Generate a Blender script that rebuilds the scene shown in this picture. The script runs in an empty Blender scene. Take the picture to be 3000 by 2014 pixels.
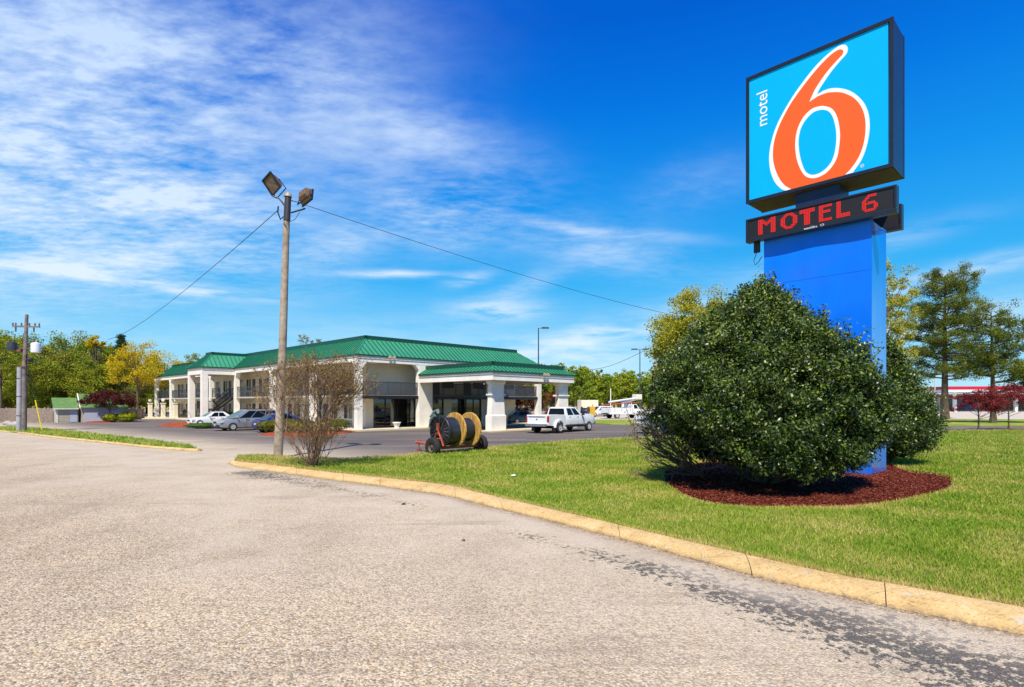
import bpy, math, random
import numpy as np
from mathutils import Vector, Matrix
R = math.radians
rng = np.random.default_rng(7)
random.seed(7)

# ------------------------------------------------------------------ camera, world, sun, exposure
CAMZ, F, CU, CV = 2.3, 1650.0, 1500.0, 1180.0
scene = bpy.context.scene
col = scene.collection
cam_d = bpy.data.cameras.new('camera')
cam = bpy.data.objects.new('camera', cam_d)
col.objects.link(cam)
cam.location = (0, 0, CAMZ)
cam.rotation_euler = (R(90), 0, 0)
cam_d.sensor_width = 36
cam_d.lens = 36 * F / 3000
cam_d.shift_y = 173 / 3000
cam_d.clip_end = 6000
scene.camera = cam
SUN = Vector((-0.09, -0.71, 1.0)).normalized()      # towards the sun
sun_el = math.asin(SUN.z)
sun_az = math.atan2(SUN.x, SUN.y)
sd = bpy.data.lights.new('sun', 'SUN')
sd.energy = 5.0
sd.angle = R(0.5)
sd.color = (1.0, 0.93, 0.80)
sun = bpy.data.objects.new('sun', sd)
col.objects.link(sun)
sun.rotation_euler = SUN.to_track_quat('Z', 'Y').to_euler()
vs = scene.view_settings
vs.view_transform = 'Standard'
vs.look = 'None'
vs.exposure = 0.38
vs.gamma = 1
vs.use_curve_mapping = False
scene.cycles.max_bounces = 6
scene.cycles.transparent_max_bounces = 12

world = bpy.data.worlds.new('World')
scene.world = world
world.use_nodes = True


class NT:
    """tiny node-tree writer"""
    def __init__(s, nt):
        s.nt = nt
        s.n = nt.nodes
        s.l = nt.links

    def new(s, t, **kw):
        nd = s.n.new(t)
        for k, v in kw.items():
            setattr(nd, k, v)
        return nd

    def put(s, sock, v):
        if isinstance(v, bpy.types.NodeSocket):
            s.l.new(v, sock)
        else:
            if sock.type == 'RGBA' and len(v) == 3:
                v = tuple(v) + (1,)
            sock.default_value = v

    def math(s, op, a, b=None, c=None, clamp=False):
        nd = s.new('ShaderNodeMath', operation=op)
        nd.use_clamp = clamp
        s.put(nd.inputs[0], a)
        if b is not None:
            s.put(nd.inputs[1], b)
        if c is not None:
            s.put(nd.inputs[2], c)
        return nd.outputs[0]

    def noise(s, vec, scale, detail=4, rough=.55, dist=0.0, dim='3D'):
        nd = s.new('ShaderNodeTexNoise', noise_dimensions=dim)
        if vec is not None:
            s.put(nd.inputs['Vector'], vec)
        nd.inputs['Scale'].default_value = scale
        nd.inputs['Detail'].default_value = detail
        nd.inputs['Roughness'].default_value = rough
        nd.inputs['Distortion'].default_value = dist
        return nd.outputs['Fac']

    def voro(s, vec, scale, out='Color', feat='F1'):
        nd = s.new('ShaderNodeTexVoronoi', feature=feat)
        s.put(nd.inputs['Vector'], vec)
        nd.inputs['Scale'].default_value = scale
        return nd.outputs[out]

    def ramp(s, fac, stops, interp='LINEAR'):
        nd = s.new('ShaderNodeValToRGB')
        nd.color_ramp.interpolation = interp
        e = nd.color_ramp.elements
        while len(e) > 1:
            e.remove(e[0])
        first = True
        for p, c in stops:
            if not hasattr(c, '__len__'):
                c = (c, c, c)
            if first:
                x = e[0]
                x.position = p
                first = False
            else:
                x = e.new(p)
            x.color = tuple(c) + (1,)
        s.put(nd.inputs['Fac'], fac)
        return nd.outputs['Color']

    def mix(s, fac, a, b, mode='MIX'):
        nd = s.new('ShaderNodeMix', data_type='RGBA', blend_type=mode)
        s.put(nd.inputs[0], fac)
        s.put(nd.inputs[6], a)
        s.put(nd.inputs[7], b)
        return nd.outputs[2]

    def smooth(s, v, a, b):
        nd = s.new('ShaderNodeMapRange', interpolation_type='SMOOTHSTEP')
        s.put(nd.inputs[0], v)
        nd.inputs[1].default_value = a
        nd.inputs[2].default_value = b
        return nd.outputs[0]

    def scalev(s, vec, sc, rot=(0, 0, 0)):
        nd = s.new('ShaderNodeMapping')
        s.put(nd.inputs['Vector'], vec)
        nd.inputs['Scale'].default_value = sc
        nd.inputs['Rotation'].default_value = rot
        return nd.outputs[0]


def build_world():
    t = NT(world.node_tree)
    t.n.clear()
    out = t.new('ShaderNodeOutputWorld')
    bg = t.new('ShaderNodeBackground')
    bg.inputs['Strength'].default_value = 0.092
    t.l.new(bg.outputs[0], out.inputs[0])
    sky = t.new('ShaderNodeTexSky', sky_type='NISHITA')
    sky.sun_disc = False
    sky.sun_elevation = sun_el
    sky.sun_rotation = sun_az
    sky.air_density = 1.0
    sky.dust_density = 0.1
    sky.ozone_density = 3.0
    hs = t.new('ShaderNodeHueSaturation')
    hs.inputs['Saturation'].default_value = 1.45
    hs.inputs['Hue'].default_value = 0.488
    t.l.new(sky.outputs[0], hs.inputs['Color'])
    tc = t.new('ShaderNodeTexCoord').outputs['Generated']
    sp = t.new('ShaderNodeSeparateXYZ')
    t.l.new(tc, sp.inputs[0])
    x, y, z = sp.outputs
    az = t.math('ARCTAN2', x, y)
    el = t.math('ARCSINE', z)
    # sky deepens away from the left/horizon
    K = 8.8
    grad = t.ramp(t.math('MULTIPLY', el, 1.6), [(p, tuple(q * .8 for q in c)) for p, c in [(0, (.46, .80, .97)), (.12, (.24, .66, .95)), (.33, (.03, .44, .93)), (.56, (.006, .29, .88)), (.77, (.002, .175, .78)), (.95, (.001, .11, .66))]])
    grad = t.mix(1.0, grad, (K / .8, K / .8, K / .8), 'MULTIPLY')
    base = t.mix(.86, hs.outputs[0], grad)
    # cloud plane coordinates
    zc = t.math('MAXIMUM', z, 0.03)
    px = t.math('DIVIDE', x, t.math('ADD', zc, .12))
    py = t.math('DIVIDE', y, t.math('ADD', zc, .12))
    cb = t.new('ShaderNodeCombineXYZ')
    t.put(cb.inputs[0], px)
    t.put(cb.inputs[1], py)
    cv = cb.outputs[0]
    n1 = t.noise(t.scalev(cv, (.8, 1.15, 1), (0, 0, R(-35))), 1.8, 5, .52, .25)
    n2 = t.noise(t.scalev(cv, (2.2, 4.0, 1), (0, 0, R(-48))), 4.6, 7, .62, .15)
    fibre = t.math('ADD', t.math('MULTIPLY', n1, .66), t.math('MULTIPLY', n2, .34))
    ab = t.new('ShaderNodeCombineXYZ')
    t.put(ab.inputs[0], az)
    t.put(ab.inputs[1], el)
    wob = t.noise(ab.outputs[0], 9, 5, .6)
    wob = t.math('SUBTRACT', wob, .5)

    def blob(a, e, ra, re, rot=0.0, amp=1.0, wb=1.0):
        """soft ellipse in azimuth / elevation (degrees)"""
        da = t.math('SUBTRACT', az, R(a))
        de = t.math('SUBTRACT', el, R(e))
        de = t.math('MULTIPLY_ADD', wob, R(re) * wb, de)
        c, s_ = math.cos(R(rot)), math.sin(R(rot))
        u = t.math('ADD', t.math('MULTIPLY', da, c), t.math('MULTIPLY', de, s_))
        v = t.math('SUBTRACT', t.math('MULTIPLY', de, c), t.math('MULTIPLY', da, s_))
        u = t.math('DIVIDE', u, R(ra))
        v = t.math('DIVIDE', v, R(re))
        d = t.math('ADD', t.math('MULTIPLY', u, u), t.math('MULTIPLY', v, v))
        g = t.math('EXPONENT', t.math('MULTIPLY', d, -1.0))
        return t.math('MULTIPLY', g, amp)
    big = None
    for args in [(-42, 14, 14, 7, 0, 1.0), (-35, 24, 15, 7, 12, 1.0), (-22, 30, 12, 5, 8, .65), (-30, 17, 12, 5, -8, .75),
                 (-8, 25, 9, 2.6, -14, .7), (-44, 30, 12, 6, 0, .8), (-4, 18, 7, 2.4, 12, .45), (-12, 21, 9, 3, -25, .45),
                 (-6, 19.5, 7, 2.2, 6, .55), (8, 15.5, 9, 2.2, -14, .55), (1, 11.5, 4, 1.0, 20, .5), (-16, 15.5, 5, 1.6, 20, .4), (18, 20, 6, 2, 10, .25)]:
        b = blob(*args)
        big = b if big is None else t.math('ADD', big, b)
    dens = t.math('MULTIPLY', big, t.smooth(fibre, .30, .74))
    dens = t.math('MULTIPLY', dens, 1.15)
    low = None
    for args in [(-36, 10.3, 8, .5, -2, .9, 1.6), (-28, 9.6, 5, .35, -2, .7, 1.6), (-12, 12.6, 4.6, .32, 2, .85, 1.6),
                 (-4.5, 12.3, 2.2, .6, 12, .6, 1.6), (-1.5, 9.3, 4.5, 1.0, 2, .8, 1.8), (8, 6.5, 8, 1.2, 8, .75, 1.8),
                 (4, 4.2, 14, 1.6, 0, .55, 1.5), (-13, 6.0, 16, 2.5, 0, .22, 1.5), (37, 10, 8, .8, 8, .6, 1.8), (38, 6.5, 9, 1.6, 5, .5, 1.8),
                 (30, 13, 8, 1.0, 8, .35, 1.6), (18, 9, 7, 1.6, 8, .35, 1.6), (6, 17, 5, .5, -12, .35, 1.6), (12, 16.3, 7, .5, -8, .35, 1.6)]:
        b = blob(*args)
        low = b if low is None else t.math('ADD', low, b)
    n3 = t.noise(t.scalev(ab.outputs[0], (5, 34, 1)), 1.6, 6, .62, .3)
    low = t.math('MULTIPLY', low, t.smooth(n3, .25, .62))
    dens = t.math('ADD', dens, low, clamp=True)
    cc = t.mix(t.smooth(el, 0.05, .6), (7.6, 8.3, 8.9), (5.4, 6.9, 8.9))
    fin = t.mix(t.math('MULTIPLY', dens, .86), base, cc)
    t.l.new(fin, bg.inputs['Color'])


build_world()

# ------------------------------------------------------------------ helpers


def gp(u, v, z=0.0):
    """ground point seen at photo position"""
    Y = (CAMZ - z) * F / (v - CV)
    return ((u - CU) / F * Y, Y)


def tag(o, label=None, cat=None, group=None, kind=None):
    if label:
        o['label'] = label
    if cat:
        o['category'] = cat
    if group:
        o['group'] = group
    if kind:
        o['kind'] = kind
    return o


def thing(name, loc, rz=0.0, label=None, cat=None, group=None):
    o = bpy.data.objects.new(name, None)
    o.empty_display_size = .3
    col.objects.link(o)
    o.location = (loc[0], loc[1], loc[2] if len(loc) > 2 else 0)
    o.rotation_euler = (0, 0, rz)
    return tag(o, label, cat, group)


def kids(o):
    return [c for c in bpy.data.objects if c.parent == o]


def copy_tree(o, parent=None):
    c = o.copy()
    col.objects.link(c)
    c.parent = parent
    for ch in kids(o):
        copy_tree(ch, c)
    return c


class MB:
    def __init__(s):
        s.v = []
        s.f = []

    def add(s, vs_, fs):
        o = len(s.v)
        s.v += [tuple(p) for p in vs_]
        s.f += [tuple(i + o for i in f) for f in fs]
        return s

    def box(s, x0, x1, y0, y1, z0, z1):
        v = [(x0, y0, z0), (x1, y0, z0), (x1, y1, z0), (x0, y1, z0), (x0, y0, z1), (x1, y0, z1), (x1, y1, z1), (x0, y1, z1)]
        return s.add(v, [(0, 3, 2, 1), (4, 5, 6, 7), (0, 1, 5, 4), (1, 2, 6, 5), (2, 3, 7, 6), (3, 0, 4, 7)])

    def frus(s, a, b):
        """a, b = (x0,x1,y0,y1,z) bottom and top"""
        v = []
        for (x0, x1, y0, y1, z) in (a, b):
            v += [(x0, y0, z), (x1, y0, z), (x1, y1, z), (x0, y1, z)]
        return s.add(v, [(0, 3, 2, 1), (4, 5, 6, 7), (0, 1, 5, 4), (1, 2, 6, 5), (2, 3, 7, 6), (3, 0, 4, 7)])

    def quad(s, a, b, c, d):
        return s.add([a, b, c, d], [(0, 1, 2, 3)])

    def prism(s, poly, h0, h1, axis='z'):
        """poly of 2-D points extruded along an axis"""
        n = len(poly)

        def P(p, h):
            return {'z': (p[0], p[1], h), 'y': (p[0], h, p[1]), 'x': (h, p[0], p[1])}[axis]
        v = [P(p, h0) for p in poly] + [P(p, h1) for p in poly]
        f = [tuple(range(n))[::-1], tuple(range(n, 2 * n))]
        for i in range(n):
            j = (i + 1) % n
            f.append((i, j, n + j, n + i))
        return s.add(v, f)

    def tube(s, pts, rad, n=8, cap=True):
        pts = [Vector(p) for p in pts]
        if not hasattr(rad, '__len__'):
            rad = [rad] * len(pts)
        rings = []
        up = Vector((0.013, 0.027, 1))
        for i, p in enumerate(pts):
            d = (pts[min(i + 1, len(pts) - 1)] - pts[max(i - 1, 0)])
            if d.length < 1e-9:
                d = Vector((0, 0, 1))
            d.normalize()
            ref = up if abs(d.z) < .95 else Vector((1, 0.02, 0))
            a = d.cross(ref).normalized()
            b = d.cross(a)
            rings.append([tuple(p + (a * math.cos(k * 2 * math.pi / n) + b * math.sin(k * 2 * math.pi / n)) * rad[i]) for k in range(n)])
        v = [q for r in rings for q in r]
        f = []
        for i in range(len(pts) - 1):
            for k in range(n):
                k2 = (k + 1) % n
                f.append((i * n + k, i * n + k2, (i + 1) * n + k2, (i + 1) * n + k))
        if cap:
            f.append(tuple(range(n))[::-1])
            f.append(tuple(range((len(pts) - 1) * n, len(pts) * n)))
        return s.add(v, f)

    def ball(s, c, r, n=12, m=8, sq=(1, 1, 1)):
        v = []
        for i in range(m + 1):
            th = math.pi * i / m
            for k in range(n):
                ph = 2 * math.pi * k / n
                v.append((c[0] + r * sq[0] * math.sin(th) * math.cos(ph), c[1] + r * sq[1] * math.sin(th) * math.sin(ph), c[2] + r * sq[2] * math.cos(th)))
        f = []
        for i in range(m):
            for k in range(n):
                k2 = (k + 1) % n
                f.append((i * n + k, (i + 1) * n + k, (i + 1) * n + k2, i * n + k2))
        return s.add(v, f)

    def lathe(s, prof, axis='y', c=(0, 0, 0), n=24, caps=True):
        """prof = [(radius, height)], revolved round an axis"""
        v = []
        for (r, h) in prof:
            for k in range(n):
                a = 2 * math.pi * k / n
                p, q = r * math.cos(a), r * math.sin(a)
                if axis == 'y':
                    v.append((c[0] + p, c[1] + h, c[2] + q))
                elif axis == 'x':
                    v.append((c[0] + h, c[1] + p, c[2] + q))
                else:
                    v.append((c[0] + p, c[1] + q, c[2] + h))
        f = []
        m = len(prof)
        for i in range(m - 1):
            for k in range(n):
                k2 = (k + 1) % n
                f.append((i * n + k, i * n + k2, (i + 1) * n + k2, (i + 1) * n + k))
        if caps:
            f.append(tuple(range(n)))
            f.append(tuple(range((m - 1) * n, m * n)))
        return s.add(v, f)

    def build(s, name, mat, parent=None, smooth=False, bevel=0, seg=2, fix=False):
        me = bpy.data.meshes.new(name)
        me.from_pydata(s.v, [], s.f)
        me.update()
        if mat:
            me.materials.append(mat)
        if fix:
            import bmesh
            bm = bmesh.new()
            bm.from_mesh(me)
            bmesh.ops.remove_doubles(bm, verts=bm.verts, dist=1e-5)
            bmesh.ops.recalc_face_normals(bm, faces=bm.faces)
            bm.to_mesh(me)
            bm.free()
        if smooth:
            me.polygons.foreach_set('use_smooth', [True] * len(me.polygons))
            try:
                me.set_sharp_from_angle(angle=R(40))
            except Exception:
                pass
        o = bpy.data.objects.new(name, me)
        col.objects.link(o)
        o.parent = parent
        if bevel:
            m = o.modifiers.new('bevel', 'BEVEL')
            m.width = bevel
            m.segments = seg
            m.limit_method = 'ANGLE'
            m.angle_limit = R(35)
        return o


def np_mesh(name, V, nper, mat, parent=None, attr=None, smooth=False):
    """faces of nper own vertices each; attr = per-face float"""
    me = bpy.data.meshes.new(name)
    n = len(V)
    nf = n // nper
    me.vertices.add(n)
    me.vertices.foreach_set('co', np.ascontiguousarray(V, dtype=np.float32).ravel())
    me.loops.add(n)
    me.loops.foreach_set('vertex_index', np.arange(n, dtype=np.int32))
    me.polygons.add(nf)
    me.polygons.foreach_set('loop_start', np.arange(0, n, nper, dtype=np.int32))
    if attr is not None:
        a = me.attributes.new('lv', 'FLOAT', 'FACE')
        a.data.foreach_set('value', np.ascontiguousarray(attr, dtype=np.float32))
    me.update(calc_edges=True)
    me.materials.append(mat)
    o = bpy.data.objects.new(name, me)
    col.objects.link(o)
    o.parent = parent
    return o


def unit(a):
    return a / np.maximum(np.linalg.norm(a, axis=-1, keepdims=True), 1e-9)


def leaf_obj(name, P, size, mat, parent=None, asp=.5, out=None, bias=.0, seed=1, lv=None, droop=0.0):
    g = np.random.default_rng(seed)
    n = len(P)
    nr = unit(g.normal(size=(n, 3)))
    if out is not None:
        nr = unit(nr * (1 - bias) + out * bias)
    t = unit(np.cross(nr, g.normal(size=(n, 3))))
    t[:, 2] -= droop
    t = unit(t)
    b = np.cross(nr, t)
    L = (size * g.uniform(.65, 1.25, n))[:, None] if not hasattr(size, '__len__') else (size * g.uniform(.7, 1.25, n))[:, None]
    V = np.stack([P - t * L * .5, P + b * L * asp * .5 - t * L * .06, P + t * L * .5, P - b * L * asp * .5 - t * L * .06], axis=1).reshape(-1, 3)
    if lv is None:
        lv = g.uniform(0, 1, n)
    return np_mesh(name, V, 4, mat, parent, lv)


# ------------------------------------------------------------------ materials
MATS = {}


def new_mat(name):
    m = bpy.data.materials.new(name)
    m.use_nodes = True
    t = NT(m.node_tree)
    bs = m.node_tree.nodes['Principled BSDF']
    return m, t, bs


def mat(name, c, rough=.6, var=.12, scale=4.0, bump=0.0, bscale=None, metal=0.0, spec=.5, coat=0.0, c2=None):
    if name in MATS:
        return MATS[name]
    m, t, bs = new_mat(name)
    tc = t.new('ShaderNodeTexCoord').outputs['Object']
    n = t.noise(tc, scale, 6, .6)
    dark = tuple(x * (1 - var) for x in c)
    lite = tuple(min(1, x * (1 + var)) for x in c)
    colr = t.ramp(n, [(.3, c2 or dark), (.7, lite)])
    t.l.new(colr, bs.inputs['Base Color'])
    bs.inputs['Roughness'].default_value = rough
    bs.inputs['Metallic'].default_value = metal
    bs.inputs['Specular IOR Level'].default_value = spec
    bs.inputs['Coat Weight'].default_value = coat
    if bump:
        b = t.new('ShaderNodeBump')
        b.inputs['Strength'].default_value = bump
        b.inputs['Distance'].default_value = .02
        t.l.new(t.noise(tc, bscale or scale * 6, 5, .6), b.inputs['Height'])
        t.l.new(b.outputs[0], bs.inputs['Normal'])
    MATS[name] = m
    return m


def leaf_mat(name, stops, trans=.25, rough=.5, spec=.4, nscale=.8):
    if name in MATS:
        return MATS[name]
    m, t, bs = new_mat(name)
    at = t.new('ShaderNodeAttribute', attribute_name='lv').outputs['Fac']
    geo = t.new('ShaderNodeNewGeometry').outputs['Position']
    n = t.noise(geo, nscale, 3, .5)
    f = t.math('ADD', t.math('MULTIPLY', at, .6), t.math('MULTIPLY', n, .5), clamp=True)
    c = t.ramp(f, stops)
    t.l.new(c, bs.inputs['Base Color'])
    bs.inputs['Roughness'].default_value = rough
    bs.inputs['Specular IOR Level'].default_value = spec
    if trans:
        tr = t.new('ShaderNodeBsdfTranslucent')
        t.l.new(c, tr.inputs[0])
        mx = t.new('ShaderNodeMixShader')
        mx.inputs[0].default_value = trans
        t.l.new(bs.outputs[0], mx.inputs[1])
        t.l.new(tr.outputs[0], mx.inputs[2])
        t.l.new(mx.outputs[0], t.n['Material Output'].inputs[0])
    MATS[name] = m
    return m


def emit_mat(name, c, e):
    m, t, bs = new_mat(name)
    bs.inputs['Base Color'].default_value = tuple(c) + (1,)
    bs.inputs['Emission Color'].default_value = tuple(c) + (1,)
    bs.inputs['Emission Strength'].default_value = e
    return m


def glass_mat(name, tint=(.5, .55, .55), refl=.12):
    m, t, bs = new_mat(name)
    tr = t.new('ShaderNodeBsdfTransparent')
    tr.inputs[0].default_value = tuple(tint) + (1,)
    gl = t.new('ShaderNodeBsdfGlossy')
    gl.inputs['Roughness'].default_value = .02
    gl.inputs[0].default_value = (.9, .95, 1, 1)
    fr = t.new('ShaderNodeFresnel')
    fr.inputs[0].default_value = 1.5
    fac = t.math('ADD', fr.outputs[0], refl * .4, clamp=True)
    mx = t.new('ShaderNodeMixShader')
    t.l.new(fac, mx.inputs[0])
    t.l.new(tr.outputs[0], mx.inputs[1])
    t.l.new(gl.outputs[0], mx.inputs[2])
    t.l.new(mx.outputs[0], t.n['Material Output'].inputs[0])
    return m


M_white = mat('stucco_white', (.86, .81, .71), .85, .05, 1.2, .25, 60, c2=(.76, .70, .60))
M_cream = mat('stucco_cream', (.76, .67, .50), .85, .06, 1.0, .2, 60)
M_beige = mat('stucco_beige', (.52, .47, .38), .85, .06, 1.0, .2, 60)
M_green = mat('green_metal_roof', (.050, .26, .135), .38, .10, .7, spec=.5)
M_seam = mat('shaded_seam_green', (.010, .13, .07), .4, .1, 1)  # darker than the roof sheets: the ribs' shadow lines put into the colour
M_dgreen = mat('dark_green_trim', (.006, .060, .036), .4, .1, 1.5)
M_rail = mat('dark_grey_rail', (.055, .062, .075), .5, .15, 3)
M_black = mat('black_steel', (.012, .012, .014), .45, .2, 5)
M_door = mat('dark_brown_door', (.055, .030, .022), .5, .2, 2)
M_pane = mat('dark_window_pane', (.012, .014, .018), .06, .2, 1, spec=.8)
M_conc = mat('pale_concrete', (.52, .47, .38), .9, .12, 1.5, .3, 30)
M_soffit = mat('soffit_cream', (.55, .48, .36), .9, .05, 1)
M_dark = mat('dark_interior', (.02, .016, .013), .9, .2, 2)
M_curtain = mat('beige_curtain', (.38, .32, .2), .9, .2, 6)
M_flat = mat('flat_roof_felt', (.12, .12, .12), .9)
M_glass = glass_mat('storefront_glass')
M_tyre = mat('tyre_rubber', (.018, .017, .016), .8, .25, 8, .3, 40)
M_chrome = mat('bright_metal', (.62, .62, .62), .22, .08, 6, metal=1.0)
M_rust = mat('orange_rusty_paint', (.50, .085, .02), .6, .35, 9, .3, c2=(.12, .035, .018))
M_trunk = mat('bark_brown', (.10, .07, .045), .95, .4, 6, .6, 25)
M_trunk_grey = mat('bark_grey', (.17, .125, .085), .9, .35, 6, .4, 25)
M_wood = mat('grey_pole_wood', (.36, .29, .22), .9, .25, 3, .4, 30, c2=(.20, .15, .11))
M_asph_blk = mat('black_plastic', (.022, .022, .026), .3, .1, 4, coat=.5)


# ------------------------------------------------------------------ ground sheets
def road_material():
    m, t, bs = new_mat('worn_pavement')
    P = t.new('ShaderNodeNewGeometry').outputs['Position']
    sp = t.new('ShaderNodeSeparateXYZ')
    t.l.new(P, sp.inputs[0])
    x, y, _ = sp.outputs
    # signed distance past the driveway line
    d = t.math('ADD', t.math('MULTIPLY', t.math('ADD', x, 10.7), .632), t.math('MULTIPLY', t.math('SUBTRACT', y, 21.3), .775))
    big = t.noise(P, .16, 5, .6)
    mid = t.noise(P, .9, 5, .6)
    streak = t.noise(t.scalev(P, (.10, .55, 1), (0, 0, R(44))), 1.0, 6, .65, .4)
    # chip seal: stones
    c1 = t.voro(P, 48)
    c1s = t.new('ShaderNodeSeparateColor')
    t.l.new(c1, c1s.inputs[0])
    stone = t.ramp(c1s.outputs[0], [(0, (.04, .03, .018)), (.16, (.13, .095, .058)), (.34, (.40, .30, .175)), (.6, (.60, .47, .295)), (.85, (.86, .72, .50)), (1, (.70, .42, .14))])
    c2 = t.noise(P, 42, 4, .75)
    stone = t.mix(t.smooth(c2, .37, .50), (.065, .045, .025), stone)
    stone = t.mix(t.smooth(t.noise(P, 23, 5, .8), .56, .66), stone, (.78, .68, .52))
    c3 = t.noise(P, 9, 4, .7)
    stone = t.mix(.30, stone, t.ramp(c3, [(.36, (.18, .14, .10)), (.64, (.56, .49, .40))]))
    patch = t.ramp(t.math('ADD', t.math('MULTIPLY', big, .6), t.math('MULTIPLY', mid, .4)), [(.38, (.38, .275, .17)), (.62, (.56, .44, .285))])
    chip = t.mix(.16, stone, patch)
    tone = t.noise(t.scalev(P, (.5, .22, 1), (0, 0, R(30))), 1.0, 5, .6)
    chip = t.mix(1.0, chip, t.ramp(tone, [(.34, (.80, .76, .72)), (.5, (1, 1, 1)), (.66, (1.12, 1.10, 1.06))]), 'MULTIPLY')
    pale = t.mix(t.smooth(mid, .3, .7), (.47, .39, .28), (.60, .51, .38))
    pale = t.mix(.25, pale, stone)
    # paler worn driveway apron further out
    chip = t.mix(t.math('MULTIPLY', t.smooth(t.math('ADD', d, t.math('MULTIPLY', big, 4)), -7, 1), .7), chip, pale)
    arcn = t.noise(t.scalev(P, (.16, .9, 1), (0, 0, R(-35))), 1.2, 6, .7, .3)
    chip = t.mix(t.math('MULTIPLY', t.smooth(arcn, .54, .66), .35), chip, (.23, .18, .135))
    # parking lot asphalt
    lot = t.ramp(streak, [(.3, (.070, .060, .056)), (.46, (.115, .095, .083)), (.6, (.185, .145, .115)), (.78, (.27, .215, .165))])
    lot = t.mix(.2, lot, t.ramp(t.noise(P, 25, 3, .8), [(.3, (.04, .04, .04)), (.7, (.26, .24, .22))]))
    fl = t.smooth(t.math('ADD', d, t.math('MULTIPLY', t.math('SUBTRACT', streak, .5), 9)), 1.5, 9.0)
    fl = t.math('MULTIPLY', fl, 1.0)
    c = t.mix(fl, chip, lot)
    # far lots are sun-bleached
    c = t.mix(t.math('MULTIPLY', t.smooth(y, 80, 150), .6), c, (.42, .36, .29))
    # tar / tyre wear
    wa = t.new('ShaderNodeAttribute', attribute_name='wear').outputs['Fac']
    wq = t.scalev(P, (1, .85, 1), (0, 0, R(-38)))
    wn = t.noise(wq, 10.0, 6, .70, .05)
    wn2 = t.noise(P, 1.6, 4, .6)
    wn3 = t.noise(P, 26, 4, .75)
    wsum = t.math('ADD', t.math('ADD', t.math('MULTIPLY', wn, .58), t.math('MULTIPLY', wn2, .20)), t.math('MULTIPLY', wn3, .22))
    wth = t.math('SUBTRACT', .70, t.math('MULTIPLY', wa, .235))
    wf = t.smooth(t.math('SUBTRACT', wsum, wth), -.006, .014)
    tar = t.mix(t.smooth(t.noise(P, 55, 3, .7), .4, .62), (.024, .026, .029), (.12, .11, .10))
    c = t.mix(t.math('MULTIPLY', wf, .9), c, tar)
    # scattered grit in the gutter
    ga = t.new('ShaderNodeAttribute', attribute_name='grit').outputs['Fac']
    gn = t.noise(P, 11, 6, .75)
    gf = t.math('MULTIPLY', ga, t.smooth(gn, .40, .52))
    c = t.mix(gf, c, t.mix(t.smooth(t.noise(P, 30, 3, .8), .40, .62), (.07, .035, .018), (.46, .34, .22)))
    pa = t.new('ShaderNodeAttribute', attribute_name='pale').outputs['Fac']
    c = t.mix(t.math('MULTIPLY', pa, t.smooth(mid, .25, .6)), c, (.52, .435, .33))
    t.l.new(c, bs.inputs['Base Color'])
    bs.inputs['Roughness'].default_value = .9
    bs.inputs['Specular IOR Level'].default_value = .25
    b = t.new('ShaderNodeBump')
    b.inputs['Strength'].default_value = .7
    b.inputs['Distance'].default_value = .016
    dist = t.voro(P, 48, 'Distance')
    t.l.new(dist, b.inputs['Height'])
    b.invert = True
    t.l.new(b.outputs[0], bs.inputs['Normal'])
    return m


M_road = road_material()


def seg_dist(P, poly):
    best = np.full(len(P), 1e9)
    tt = np.zeros(len(P))
    for i in range(len(poly) - 1):
        a = np.array(poly[i])
        b = np.array(poly[i + 1])
        ab = b - a
        h = np.clip(((P - a) @ ab) / (ab @ ab), 0, 1)
        d = np.linalg.norm(P - (a + h[:, None] * ab), axis=1)
        m = d < best
        best[m] = d[m]
        tt[m] = (i + h[m])
    return best, tt


K_out = [gp(*p) for p in [(668, 1358.5), (696, 1370), (750, 1377), (807, 1383.6), (946, 1403), (1113, 1425), (1300, 1452), (1416, 1481), (1591, 1523), (1846, 1588), (2028, 1639), (2261, 1703), (2464, 1748), (2646, 1790), (2937, 1849)]] + [(5.9, 4.9), (8.2, 3.2), (11.5, 1.2), (20, -3.5)]
K_in = [gp(u, v, .13) for u, v in [(686, 1350), (712, 1353), (755, 1357), (807, 1363), (946, 1380), (1113, 1398), (1300, 1419), (1400, 1442), (1575, 1482), (1840, 1543), (2010, 1583), (2240, 1634), (2450, 1680), (2640, 1712), (2900, 1758)]] + [(6.2, 5.35), (8.5, 3.65), (11.7, 1.7), (20, -3.0)]


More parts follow.
